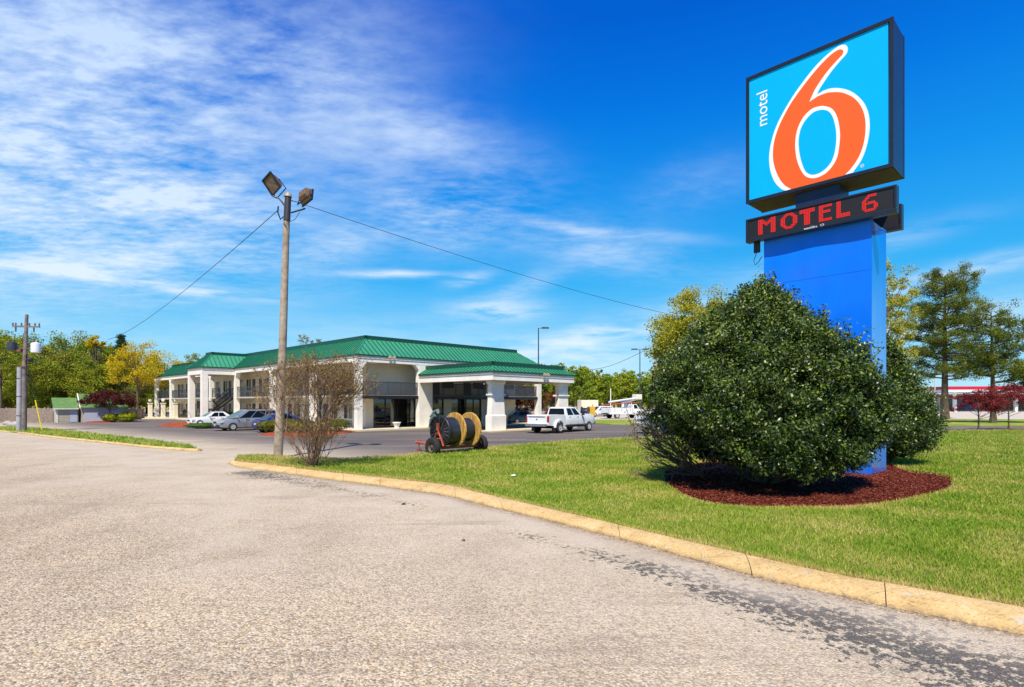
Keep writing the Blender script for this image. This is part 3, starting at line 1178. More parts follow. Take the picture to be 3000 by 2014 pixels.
# LED boards front and back
M_led_bg = mat('led_board_black', (.006, .005, .006), .55, .2, 6)
M_led = emit_mat('lit_red_led', (.60, .012, .006), .40)
M_led_off = mat('silver_trim', (.35, .35, .34), .35, .2, 5, metal=.6)
z0l, z1l = 7.72 - ZO, 8.45 - ZO
y0l, y1l = -.69, 3.62
for xf, sgn in ((-.3, 1), (1.62, -1)):
    board = MB()
    x0, x1 = (xf, xf + .26) if sgn > 0 else (xf, xf + .26)
    if sgn < 0:
        y0l, y1l = -.41, 3.40
    board.box(x0 + .03, x1 - .03, y0l + .02, y1l - .02, z0l, z1l)
    bo = board.build('led_board', M_led_bg, sign)
    fr = MB()
    for (a0, a1, c0, c1) in ((y0l, y1l, z1l - .04, z1l + .02), (y0l, y1l, z0l - .03, z0l + .10), (y0l, y0l + .07, z0l + .10, z1l - .04), (y1l - .07, y1l, z0l + .10, z1l - .04)):
        fr.box(x0, x1, a0, a1, c0, c1)
    fr.build('board_frame', M_cab, bo, bevel=.01)
y0l, y1l = -.69, 3.62
mb = MB()
mb.box(-.06, 1.64, .3, .42, 7.8, 7.95)
mb.box(-.06, 1.64, 2.7, 2.82, 7.8, 7.95)
mb.box(-.06, .0, 3.25, 3.45, 7.25, 7.75)
mb.build('board_bracket', M_black, sign)
mb = MB()
mb.tube([(-.02, 3.35, 7.3), (-.05, 3.45, 7.0), (-.02, 3.42, 6.85), (.0, 3.3, 6.95), (.0, 3.2, 7.1)], .012, 6)
mb.build('loose_cable', M_black, sign)

GL = {
 'M': ["11100000111", "11110001111", "11111011111", "11111111111", "11101110111", "11100100111"] + ["11100000111"] * 6,
 'O': ["00011111000", "00111111100", "01110001110", "11100000111", "11100000111", "11100000111", "11100000111", "11100000111", "11100000111", "01110001110", "00111111100", "00011111000"],
 'T': ["11111111110", "11111111110", "11111111110"] + ["00011110000"] * 9,
 'E': ["111111111", "111111111", "111000000", "111000000", "111111110", "111111110", "111000000", "111000000", "111000000", "111000000", "111111111", "111111111"],
 'L': ["111000000"] * 9 + ["111111111"] * 3,
 '6': ["00001111110", "00011111110", "00111000000", "01110000000", "11100000000", "11101111100", "11111111110", "11100000111", "11100000111", "11100000111", "01111111110", "00111111100"],
}
xfp = -.3 + .024
tot = [face_uv(148, 1300, -.3)[0], face_uv(893, 1200, -.3)[0]]
spots = {'M': (148, 257), 'O': (288, 392), 'T': (405, 510), 'E': (525, 607), 'L': (634, 720), '6': (793, 893)}
zlo, zhi = z0l + .145, z1l - .085
for ch, (xa, xb) in spots.items():
    ya, yb = face_uv(xa, 1300, -.3)[0], face_uv(xb, 1250, -.3)[0]
    g = GL[ch]
    nr, nc = len(g), len(g[0])
    mb = MB()
    for r_ in range(nr):
        for c_ in range(nc):
            if g[r_][c_] == '1':
                cy = ya + (yb - ya) * (c_ + .5) / nc
                cz = zhi - (zhi - zlo) * (r_ + .5) / nr
                hw, hh = abs(yb - ya) / nc * .37, (zhi - zlo) / nr * .37
                mb.box(xfp - .004, xfp + .01, cy - hw, cy + hw, cz - hh, cz + hh)
    mb.build('led_letter' if ch != '6' else 'led_number', M_led, sign)
wa, wb_ = face_uv(434, 1370, -.3), face_uv(525, 1345, -.3)
text_mesh('lettering', 'watchfire', 1.0, M_swhite, sign, (-.303, wa[0], z0l - .002), (0, -1, 0), (0, 0, 1), .001, 1.0, (abs(wa[0] - wb_[0]) / 4.1, .10))
mb = MB()
c = (wb_[0] - .10, z0l + .035)
for k in range(18):
    a0, a1 = 2 * math.pi * k / 20, 2 * math.pi * (k + 1) / 20
    mb.quad(*[(-.304, c[0] + r * 1.7 * math.cos(a), c[1] + r * math.sin(a)) for a, r in ((a0, .034), (a1, .034), (a1, .026), (a0, .026))])
mb.build('emblem', M_swhite, sign)

# ------------------------------------------------------------------ motel building
BO = (-12.45, 45.3)
BROT = math.atan2(.718, .696)
bld = thing('motel_building', (BO[0], BO[1], 0), BROT, 'two storey white motel with green metal mansard roof and drive-through canopy', 'building')
BX, BY = 22.5, 59.0        # local x along the front, y back along the long side
XB = Vector((.696, .718, 0)).normalized()
YB = Vector((-.718, .696, 0)).normalized()


def bw(x, y, z=0):
    p = Vector((BO[0], BO[1], 0)) + XB * x + YB * y
    return (p.x, p.y, z)


FZ0, FZ1 = 5.62, 6.17
# walls
mb = MB()
mb.box(2, 20.5, 3.6, 57, .0, 5.9)
mb.box(2, 20.5, 2, 3.58, 3.0, 5.9)
for a, b_ in ((2, 2.75), (10.6, 11.5), (15.5, 20.5)):
    mb.box(a, b_, 2.01, 3.59, .12, 2.99)
mb.build('wall', M_cream, bld)
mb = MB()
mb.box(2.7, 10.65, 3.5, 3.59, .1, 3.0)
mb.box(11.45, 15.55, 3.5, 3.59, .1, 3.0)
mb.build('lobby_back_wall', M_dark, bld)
mb = MB()
mb.box(.1, BX - .1, .1, BY - .1, 2.78, 2.93)
mb.build('upper_deck', M_conc, bld)
mb = MB()
mb.box(.1, BX - .1, .1, BY - .1, 5.74, 5.84)
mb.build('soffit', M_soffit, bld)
mb = MB()
t_ = .32
mb.box(-.02, BX + .02, -.02, t_, FZ0, FZ1)
mb.box(-.02, BX + .02, BY - t_, BY + .02, FZ0, FZ1)
mb.box(-.02, t_, t_, BY - t_, FZ0, FZ1)
mb.box(BX - t_, BX + .02, t_, BY - t_, FZ0, FZ1)
mb.build('fascia', M_white, bld)


def mansard(parent, x0, x1, y0, y1, ze, ins, zr, band, over=.12, ribs=.46, skip=(), flush_back=False):
    """hipped green slope on four sides with an upstand band at the top"""
    ax0, ax1, ay0, ay1 = x0 - over, x1 + over, y0 - over, y1 + over
    bx0, bx1, by0, by1 = x0 + ins, x1 - ins, y0 + ins, y1 - ins
    if flush_back:
        ay1 = by1 = y1
    E = [(ax0, ay0), (ax1, ay0), (ax1, ay1), (ax0, ay1)]
    T = [(bx0, by0), (bx1, by0), (bx1, by1), (bx0, by1)]
    ro = MB()
    rib = MB()
    trim = MB()
    for i in range(4):
        if i in skip:
            continue
        j = (i + 1) % 4
        e0, e1, t0, t1 = [Vector((p[0], p[1], z)) for p, z in ((E[i], ze), (E[j], ze), (T[i], zr), (T[j], zr))]
        ro.quad(e0, e1, t1, t0)
        L = (e1 - e0).length
        ed = (e1 - e0) / L
        inw = Vector((-ed.y, ed.x, 0))
        run = ins + over
        rise = zr - ze
        nrm = (inw * -rise + Vector((0, 0, run))).normalized()
        if nrm.z < 0:
            nrm = -nrm
        k = ribs * .5
        la = 1e-6 if flush_back and i == 3 else run
        lb = 1e-6 if flush_back and i == 1 else run
        while k < L:
            f = min(1, k / la, (L - k) / lb)
            if f > .05:
                p0 = e0 + ed * k
                p1 = p0 + (inw * run + Vector((0, 0, rise))) * f
                w = ed * .03
                h = nrm * .07
                v = [p0 - w, p0 + w, p1 + w, p1 - w, p0 - w + h, p0 + w + h, p1 + w + h, p1 - w + h]
                rib.add(v, [(4, 5, 6, 7), (0, 1, 5, 4), (1, 2, 6, 5), (3, 0, 4, 7)])
            k += ribs
        # hip caps
        trim_ = [e0 + nrm * .02, t0 + nrm * .02]
        ro.tube(trim_, .05, 5)
        ed2 = inw * -.03
        trim.add([e0 + ed2 + Vector((0, 0, -.09)), e1 + ed2 + Vector((0, 0, -.09)), e1 + ed2 + Vector((0, 0, .03)), e0 + ed2 + Vector((0, 0, .03))], [(0, 1, 2, 3)])
        b0, b1 = t0 - inw * .06 - ed * .06, t1 - inw * .06 + ed * .06
        b2, b3 = t1 + inw * .14 + ed * .06, t0 + inw * .14 - ed * .06
        lo, hi = Vector((0, 0, -.03)), Vector((0, 0, band))
        zz = [b0 + lo, b1 + lo, b2 + lo, b3 + lo, b0 + hi, b1 + hi, b2 + hi, b3 + hi]
        hi2 = Vector((0, 0, .0018 * i))
        zz = [q + hi2 for q in zz]
        trim.add(zz, [(0, 3, 2, 1), (4, 5, 6, 7), (0, 1, 5, 4), (1, 2, 6, 5), (2, 3, 7, 6), (3, 0, 4, 7)])
    top = MB()
    top.quad((bx0, by0, zr - .05), (bx1, by0, zr - .05), (bx1, by1, zr - .05), (bx0, by1, zr - .05))
    r = ro.build('roof', M_green, parent)
    rib.build('standing_seams', M_seam, r)
    trim.build('roof_trim', M_dgreen, r)
    top.build('flat_roof', M_flat, r)
    return r


mansard(bld, 0, BX, 0, BY, FZ1 + .02, 1.94, 7.74, .30)


def column(x, y, w=.48, z1=FZ0, hx=(0, 0), hy=(0, 0), d=None):
    """square column with sloping haunches under the fascia, hx/hy = haunch reach on -/+ side"""
    d = d or w
    m_ = MB()
    m_.box(x - w / 2, x + w / 2, y - d / 2, y + d / 2, .0, z1)
    H = .48
    for s, r in ((-1, hx[0]), (1, hx[1])):
        if r:
            a = x + s * (w / 2 - .01)
            m_.prism([(a, z1 - H), (a + s * r, z1 - .001), (a, z1 - .001)], y - d / 2 + .01, y + d / 2 - .01, 'y')
    for s, r in ((-1, hy[0]), (1, hy[1])):
        if r:
            a = y + s * (d / 2 - .01)
            m_.prism([(a, z1 - H), (a + s * r, z1 - .001), (a, z1 - .001)], x - w / 2 + .01, x + w / 2 - .01, 'x')
    return m_.build('column', M_white, bld, bevel=.012)


column(.24, .24, .5, hx=(0, .45), hy=(0, .35))
for y in (8.0, 16.6, 26.3):
    column(.24, y, .5, hy=(.35, .35))
for y in (34.5, 42.5, 51.0):
    column(.24, y, .5, hy=(.35, .35))
column(.24, BY - .24, .5, hy=(.35, 0))
column(6.85, .24, 1.5, hx=(.45, 0), d=.5)
column(14.6, .24, .5)
column(BX - .3, .24, .55, hx=(.35, 0), hy=(0, .35))
for y in (9, 18, 27, 36, 45):
    column(BX - .3, y, .5, hy=(.35, .35))

# railings
def railing(p0, p1, z, h=1.12, step=.12, panels=True, mat_=M_rail, name='railing', parent=None):
    m_ = MB()
    p0, p1 = Vector((p0[0], p0[1], z)), Vector((p1[0], p1[1], p1[2] if len(p1) > 2 else z))
    L = (p1 - p0).length
    dirv = (p1 - p0).normalized()
    side = Vector((-dirv.y, dirv.x, 0)).normalized()

    def bar(a, b_, w, hgt_):
        s_ = side * w / 2
        u_ = Vector((0, 0, hgt_))
        v = [a - s_, b_ - s_, b_ + s_, a + s_, a - s_ + u_, b_ - s_ + u_, b_ + s_ + u_, a + s_ + u_]
        m_.add(v, [(0, 3, 2, 1), (4, 5, 6, 7), (0, 1, 5, 4), (1, 2, 6, 5), (2, 3, 7, 6), (3, 0, 4, 7)])
    up = Vector((0, 0, 1))
    bar(p0 + up * (h - .06), p1 + up * (h - .06), .07, .07)
    bar(p0 + up * .04, p1 + up * .04, .05, .06)
    n_ = max(2, int(L / step))
    for i in range(n_ + 1):
        q = p0 + (p1 - p0) * i / n_
        w = .04 if i % 12 else .06
        e = dirv * w / 2
        bar_a = q - e + up * .04
        s_ = side * (.02 if i % 12 else .03)
        v = [q - e - s_ + up * .05, q + e - s_ + up * .05, q + e + s_ + up * .05, q - e + s_ + up * .05]
        v += [p + up * (h - .1) for p in v]
        m_.add(v, [(0, 1, 5, 4), (1, 2, 6, 5), (2, 3, 7, 6), (3, 0, 4, 7)])
    return m_.build(name, mat_, parent or bld)


ys = [.5, 7.75, 8.25, 16.35, 16.85, 26.0]
railing((.52, .2), (6.1, .2), 2.93, step=.105)
railing((7.6, .2), (14.35, .2), 2.93)
railing((14.85, .2), (22.0, .2), 2.93)
for a, b_ in ((.5, 7.75), (8.25, 16.35), (16.85, 26.05), (31.5, 34.2), (34.8, 42.2), (42.8, 50.7), (51.3, 58.6)):
    railing((.2, a), (.2, b_), 2.93, step=.30)
railing((BX - .25, .6), (BX - .25, 30), 2.93, step=.14)
mb = MB()
mb.box(.55, 6.05, .02, .12, 2.62, 2.9)
mb.box(7.65, 22.1, .02, .12, 2.62, 2.9)
mb.build('deck_edge', M_black, bld)

# storefront glass on the front
def storefront(x0, x1, nmull, y=2.2):
    g = MB()
    g.quad((x0, y, .15), (x1, y, .15), (x1, y, 2.78), (x0, y, 2.78))
    w_ = g.build('window', M_glass, bld)
    f_ = MB()
    for i in range(nmull + 1):
        xx = x0 + (x1 - x0) * i / nmull
        f_.box(xx - .04, xx + .04, y - .05, y + .05, .12, 2.78)
    f_.box(x0 + .04, x1 - .04, y - .045, y + .045, .12, .22)
    f_.box(x0 + .04, x1 - .04, y - .045, y + .045, .78, .84)
    f_.box(x0 + .04, x1 - .04, y - .045, y + .045, 2.66, 2.78)
    f_.build('frame', M_black, w_)
    return w_


w1 = storefront(2.76, 10.58, 6)
for x0, x1 in ((3.0, 3.25), (5.05, 5.35), (7.3, 7.9), (8.9, 9.6)):
    cu_ = MB()
    k = x0
    while k < x1:
        cu_.box(k, k + .05, 2.5 + .03 * math.sin(k * 60), 2.53 + .03 * math.sin(k * 60), .3, 2.6)
        k += .06
    cu_.build('curtain', M_curtain, w1)
w2 = storefront(11.52, 15.48, 4)

# rooms along the long left side: door, big window with air conditioner, per floor
def room(y, floor, flip=False):
    z = .12 if floor == 0 else 2.95
    sg = -1 if flip else 1

    def B(m_, ya, yb, xa, xb, za, zb_):
        a, b_ = y + sg * ya, y + sg * yb
        m_.box(xa, xb, min(a, b_), max(a, b_), z + za, z + zb_)
    d_ = MB()
    B(d_, .0, .95, 1.95, 2.02, .0, 2.08)
    do = d_.build('door', M_door, bld)
    f_ = MB()
    B(f_, -.09, .0, 1.93, 2.03, 0, 2.17)
    B(f_, .95, 1.04, 1.93, 2.03, 0, 2.17)
    B(f_, .0, .95, 1.93, 2.03, 2.08, 2.17)
    f_.build('door_frame', M_white, do)
    k_ = MB()
    B(k_, .82, .87, 1.90, 1.95, .95, 1.02)
    k_.build('handle', M_chrome, do)
    w_ = MB()
    B(w_, 1.25, 2.75, 1.97, 2.02, .75, 2.05)
    wo = w_.build('window', M_pane, bld)
    f_ = MB()
    for (a, b_, c0, c1) in ((1.17, 2.83, 2.05, 2.13), (1.17, 2.83, .67, .75), (1.17, 1.25, .75, 2.05), (2.75, 2.83, .75, 2.05), (1.97, 2.02, .75, 2.05)):
        B(f_, a, b_, 1.92, 2.03, c0, c1)
    f_.build('frame', M_white, wo)
    c_ = MB()
    for q in range(8):
        B(c_, 1.27 + q * .07, 1.31 + q * .07, 1.955, 1.968, .78, 2.03)
    c_.build('curtain', M_curtain, wo)
    a_ = MB()
    B(a_, 1.5, 2.5, 1.82, 2.02, .12, .55)
    ao = a_.build('air_conditioner', M_conc, bld)
    a_ = MB()
    for q in range(6):
        B(a_, 1.55, 2.45, 1.80, 1.82, .17 + q * .06, .20 + q * .06)
    a_.build('grille', M_black, ao)


yy = 2.8
i = 0
while yy < 54:
    for fl in (0, 1):
        room(yy, fl, False) if i % 2 == 0 else room(yy + 2.85, fl, True)
    yy += 3.75
    i += 1

# end wall windows on the far side / front upper doors under the canopy
d_ = MB()
for x in (9.0, 13.0, 17.5):
    d_.box(x, x + .95, 1.95, 2.02, 2.95, 5.03)
    d_.box(x + 1.3, x + 2.7, 1.95, 2.02, 3.7, 5.0)
d_.build('door', M_door, bld)

# stair tower bump on the left side
TX, TY0, TY1 = -3.4, 26.2, 31.1
mb = MB()
z0, z1 = 5.40, 6.17
mb.box(TX, .0 - .03, TY0, TY0 + .3, z0, z1)
mb.box(TX, .0 - .03, TY1 - .3, TY1, z0, z1)
mb.box(TX, TX + .3, TY0 + .3, TY1 - .3, z0, z1)
tw = mb.build('stair_tower_fascia', M_white, bld)
mb = MB()
mb.box(TX + .1, .3, TY0 + .1, TY1 - .1, 5.6, 5.68)
mb.build('stair_tower_ceiling', M_soffit, bld)
for y in (TY0 + .3, TY1 - .3):
    m_ = MB()
    m_.box(TX, TX + .62, y - .3, y + .3, 0, z0)
    m_.build('column', M_white, bld, bevel=.012)
mansard(bld, TX, 5.0, TY0, TY1, 6.19, 1.5, 7.70, .28, skip=(1,))
# stairs: landing outside, two flights
st = MB()
st.box(TX + .7, TX + 1.9, 27.0, 30.2, 1.42, 1.54)
stair = st.build('staircase', M_black, bld)
tr = MB()
for k in range(8):
    f = (k + .5) / 8
    x = TX + 1.9 + (0 - TX - 1.9 + .2) * f
    tr.box(x - .14, x + .14, 27.05, 28.35, 1.52 + 1.38 * f, 1.56 + 1.38 * f)
    tr.box(x - .14, x + .14, 28.85, 30.15, 1.40 - 1.36 * f, 1.44 - 1.36 * f)
tr.build('tread', M_conc, stair)
sg_ = MB()
for y in (27.0, 28.4):
    sg_.prism([(TX + 1.8, 1.35), (TX + 1.8, 1.62), (.2, 3.02), (.2, 2.75)], y - .03, y + .03, 'y')
for y in (28.8, 30.2):
    sg_.prism([(TX + 1.8, 1.58), (TX + 1.8, 1.32), (.0, -.02), (.25, .02)], y - .03, y + .03, 'y')
sg_.build('stringer', M_black, stair)


def sloped_rail(y, za, zb_):
    m_ = MB()
    xa, xb = TX + 1.85, .15
    for h in (.45, 1.02):
        m_.prism([(xa, za + h - .04), (xa, za + h + .04), (xb, zb_ + h + .04), (xb, zb_ + h - .04)], y - .03, y + .03, 'y')
    for k in range(14):
        f = k / 13
        x = xa + (xb - xa) * f
        m_.box(x - .018, x + .018, y - .018, y + .018, za + (zb_ - za) * f + .02, za + (zb_ - za) * f + 1.0)
    m_.build('handrail', M_black, stair)


sloped_rail(27.0, 1.5, 2.93)
sloped_rail(28.38, 1.5, 2.93)
sloped_rail(28.82, 1.5, .1)
railing((TX + .72, 27.0), (TX + .72, 30.2), 1.54, .95, .13, mat_=M_black, parent=stair, name='landing_rail')
railing((TX + .72, 27.0), (TX + 1.85, 27.0), 1.54, .95, .13, mat_=M_black, parent=stair, name='landing_rail')

# drive-through canopy
CX0, CX1, CY0 = 6.15, 16.3, -9.3
z0, z1 = 4.05, 4.72
mb = MB()
mb.box(CX0, CX1, CY0, CY0 + .35, z0, z1)
mb.box(CX0, CX0 + .35, CY0 + .35, -.03, z0, z1)
mb.box(CX1 - .35, CX1, CY0 + .35, -.03, z0, z1)
can = mb.build('canopy_fascia', M_white, bld)
mb = MB()
mb.box(CX0 + .1, CX1 - .1, CY0 + .1, -.04, 4.2, 4.28)
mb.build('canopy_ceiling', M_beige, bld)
mansard(bld, CX0, CX1, CY0, -.025, z1 + .02, .72, 5.22, .33, ribs=.44, skip=(2,), flush_back=True)


def pillar(x0, x1, y0, y1):
    m_ = MB()

    def b4(e, za, zb_, e2=None):
        e2 = e if e2 is None else e2
        m_.frus((x0 - e, x1 + e, y0 - e, y1 + e, za), (x0 - e2, x1 + e2, y0 - e2, y1 + e2, zb_))
    b4(.07, .0, 1.25)
    b4(.07, 1.251, 1.34, .0)
    b4(.0, 1.341, 2.86, -.06)
    b4(.05, 2.861, 2.98)
    b4(-.05, 2.981, 3.76)
    b4(-.02, 3.761, 3.86, .04)
    b4(.05, 3.861, 4.05)
    return m_.build('canopy_pillar', M_white, bld, bevel=.008)


pillar(6.72, 8.2, CY0 + .7, CY0 + 1.25)
pillar(14.75, 16.1, CY0 + .45, CY0 + 1.0)

# flood lights on the fascia
M_tanp = mat('tan_light_housing', (.34, .27, .18), .5, .2, 6)


def fascia_light(x, y, z):
    m_ = MB()
    m_.tube([(x, y, z), (x, y - .25, z + .04)], .03, 6)
    l_ = m_.build('wall_light', M_black, bld)
    m_ = MB()
    for s in (-1, 1):
        m_.frus((x + s * .2 - .12, x + s * .2 + .12, y - .42, y - .16, z - .05), (x + s * .2 - .08, x + s * .2 + .08, y - .32, y - .16, z + .16))
    m_.build('lamp_head', M_tanp, l_)


fascia_light(3.1, -.03, 6.05)
fascia_light(12.2, CY0, 4.62)
for k in range(3):
    m_ = MB()
    x = 2.2 + k * 6
    m_.box(x - .25, x + .25, 1.2, 1.45, 5.60, 5.73)
    m_.build('ceiling_light', M_swhite, bld)

# pavement round the building
def slab(name, pts, z, m_):
    p = [bw(*q)[:2] for q in pts]
    mb_ = MB()
    mb_.prism(p, -.02, z)
    return tag(mb_.build(name, m_, fix=True), kind='structure')


M_slab = mat('cream_pavement_slab', (.62, .52, .34), .9, .1, 1)
slab('pavement', [(-.9, -.7), (5.6, -.7), (5.6, 2), (-.1, 2), (-.1, 60.5), (-.9, 60.5)], .12, M_slab)
slab('pavement', [(5.62, -.7), (23.2, -.7), (23.2, 2), (5.62, 2)], .12, M_slab)
slab('pavement', [(6.3, CY0 + .2), (16.8, CY0 + .05), (16.8, CY0 + 1.6), (6.3, CY0 + 1.6)], .11, M_slab)
slab('pavement', [(-9, 55.5), (-.92, 48), (-.92, 61), (-9, 61)], .11, M_slab)
slab('pavement', [(-.05, 2.02), (23.2, 2.02), (23.2, 60.5), (-.05, 60.5)], .115, M_conc)

# ------------------------------------------------------------------ small things by the building
p = bw(3.6, -.25)
pl = thing('planter', (p[0], p[1], .12), BROT, 'white urn planter on the walk in front of the storefront', 'planter')
MB().lathe([(.20, 0), (.22, .03), (.18, .08), (.30, .42), (.36, .46), (.36, .52), (.31, .52), (.29, .46)], 'z').build('bowl', M_swhite, pl, smooth=True)
MB().lathe([(.0, .43), (.29, .44)], 'z').build('soil', M_trunk, pl)
p = bw(17.2, -.3)
pl = thing('planter', (p[0], p[1], .12), BROT, 'small dark planter with light flowers under the canopy edge', 'planter')
MB().lathe([(.18, 0), (.25, .3), (.27, .34), (.22, .34)], 'z').build('bowl', mat('blue_grey_pot', (.08, .10, .15), .6), pl, smooth=True)
M_flower = leaf_mat('planter_flowers', [(.1, (.08, .12, .03)), (.5, (.3, .32, .1)), (.8, (.6, .5, .4))], .2)
leaf_obj('flowers', np.random.default_rng(1).normal(size=(300, 3)) * [.16, .16, .10] + [0, 0, .45], .07, M_flower, pl)

# globe lamp pillars
lab = ['leftmost of the cream pillars topped with a white globe, before the far end', 'middle cream pillar topped with a white globe between the end columns', 'rightmost cream pillar with a globe, near the first guest door']
M_globe = mat('milky_globe', (.80, .76, .68), .3, .03, 2)
for k, (u, Y) in enumerate(((440, 84), (478, 82), (514.5, 80))):
    X = (u - CU) / F * Y
    t0 = thing('lamp_pillar', (X, Y, .11), BROT, lab[k], 'lamp pillar', 'globe lamp pillars by the far end of the motel')
    m_ = MB()
    m_.box(-.24, .24, -.24, .24, 0, 2.0)
    m_.box(-.31, .31, -.31, .31, 2.001, 2.14)
    m_.box(-.28, .28, -.28, .28, -.0, .15)
    m_.build('post', M_cream, t0, bevel=.01)
    m_ = MB()
    m_.tube([(0, 0, 2.14), (0, 0, 2.3)], .06, 8)
    gl = m_.build('neck', M_black, t0)
    MB().ball((0, 0, 2.52), .24).build('globe', M_globe, t0, smooth=True)

# ------------------------------------------------------------------ vehicles
M_vwhite = mat('white_car_paint', (.74, .74, .73), .22, .02, 1, coat=.6)
M_vsilver = mat('silver_beige_car_paint', (.40, .385, .36), .28, .04, 1, metal=.5, coat=.6)
M_vblue = mat('blue_car_paint', (.006, .04, .20), .25, .06, 1, metal=.1, coat=.4)
M_vglass = mat('dark_car_glass', (.006, .008, .010), .06, .1, 1, spec=.22)
M_vglass_g = mat('greenish_windscreen', (.05, .11, .10), .12, .2, 1, spec=.25)
M_arch0 = None
M_arch = mat('black_wheel_arch', (.006, .006, .006), .9)
M_tail = mat('red_lamp_lens', (.42, .010, .012), .2, .2, 8, coat=.5)
M_head = mat('clear_lamp_lens', (.62, .63, .62), .1, .15, 14, coat=.8)
M_plate = mat('number_plate', (.72, .72, .70), .5)
M_bump = mat('dark_bumper', (.02, .022, .03), .45)


M_alloy = mat('alloy_rim', (.55, .55, .54), .35, .1, 6, metal=.25)


def wheel(parent, x, y, r, w, side, rim=M_alloy, spokes=7, name='wheel'):
    e = bpy.data.objects.new(name, None)
    e.empty_display_size = .2
    col.objects.link(e)
    e.parent = parent
    e.location = (x, y, r)
    s = side
    # axis along y, outer face towards s
    m_ = MB()
    m_.lathe([(r * .60, -w / 2), (r * .93, -w / 2), (r, -w / 2 + .03), (r, w / 2 - .03), (r * .93, w / 2), (r * .60, w / 2)], 'y', n=28, caps=False)
    ty = m_.build('tyre', M_tyre, e, smooth=True)
    m_ = MB()
    yo = s * (w / 2 - .015)
    m_.lathe([(r * .62, yo), (r * .62, yo + s * .012), (r * .55, yo + s * .016), (r * .52, yo - s * .05), (r * .12, yo - s * .06)], 'y', n=28, caps=False)
    bk = MB()
    bk.lathe([(r * .60, yo - s * .065), (r * .10, yo - s * .068)], 'y', n=20)
    bk.build('brake_disc', M_arch, e)
    for k in range(spokes):
        a = 2 * math.pi * k / spokes
        ca, sa = math.cos(a), math.sin(a)
        wv = .05 * r / .33
        q = []
        for rr, ww in ((r * .12, wv * .8), (r * .55, wv)):
            for sg in (-1, 1):
                q.append((rr * ca - sg * ww * sa, yo - s * .01, rr * sa + sg * ww * ca))
        q2 = [(a_, b_ - s * .04, c_) for a_, b_, c_ in q]
        m_.add(q + q2, [(0, 1, 3, 2), (4, 6, 7, 5), (0, 4, 5, 1), (1, 5, 7, 3), (3, 7, 6, 2), (2, 6, 4, 0)])
    m_.lathe([(r * .17, yo - s * .05), (r * .17, yo + s * .01), (r * .10, yo + s * .02)], 'y', n=14)
    m_.build('rim', rim, e, smooth=True)
    return e


def loft_body(m_, stations, narrow=True):
    """stations: (x, zbottom, ztop, halfwidth) -> closed rounded hull"""
    n = 12
    rings = []
    for (x, zb_, zt2, hw) in stations:
        h = zt2 - zb_
        half = [(0, zb_), (hw * .86, zb_), (hw * .975, zb_ + h * .12), (hw, zb_ + h * .45), (hw * .985, zb_ + h * .72), (hw * .93, zt2 - h * .05), (hw * .80, zt2), (0, zt2 + h * .02)]
        ring = half + [(-a, b_) for a, b_ in half[-2:0:-1]]
        rings.append([(x, a, b_) for a, b_ in ring])
    n = len(rings[0])
    v = [p_ for r_ in rings for p_ in r_]
    f = []
    for i_ in range(len(rings) - 1):
        for k in range(n):
            k2 = (k + 1) % n
            f.append((i_ * n + k, i_ * n + k2, (i_ + 1) * n + k2, (i_ + 1) * n + k))
    f.append(tuple(range(n)))
    f.append(tuple(range((len(rings) - 1) * n, len(rings) * n))[::-1])
    m_.add(v, f)


def cut_arches(o, spots, r):
    """wheel arches cut from the hull"""
    for (x, z) in spots:
        c = MB()
        c.lathe([(r, -2), (r, 2)], 'y', (x, 0, z), 28)
        cu = c.build('arch_cutter', None, None, fix=True)
        md = o.modifiers.new('arch', 'BOOLEAN')
        md.operation = 'DIFFERENCE'
        md.solver = 'EXACT'
        md.object = cu
        bpy.context.view_layer.update()
        dg = bpy.context.evaluated_depsgraph_get()
        me = bpy.data.meshes.new_from_object(o.evaluated_get(dg))
        o.modifiers.clear()
        o.data = me
        bpy.data.objects.remove(cu)


def lerp(a, b_, t_):
    return a + (b_ - a) * t_


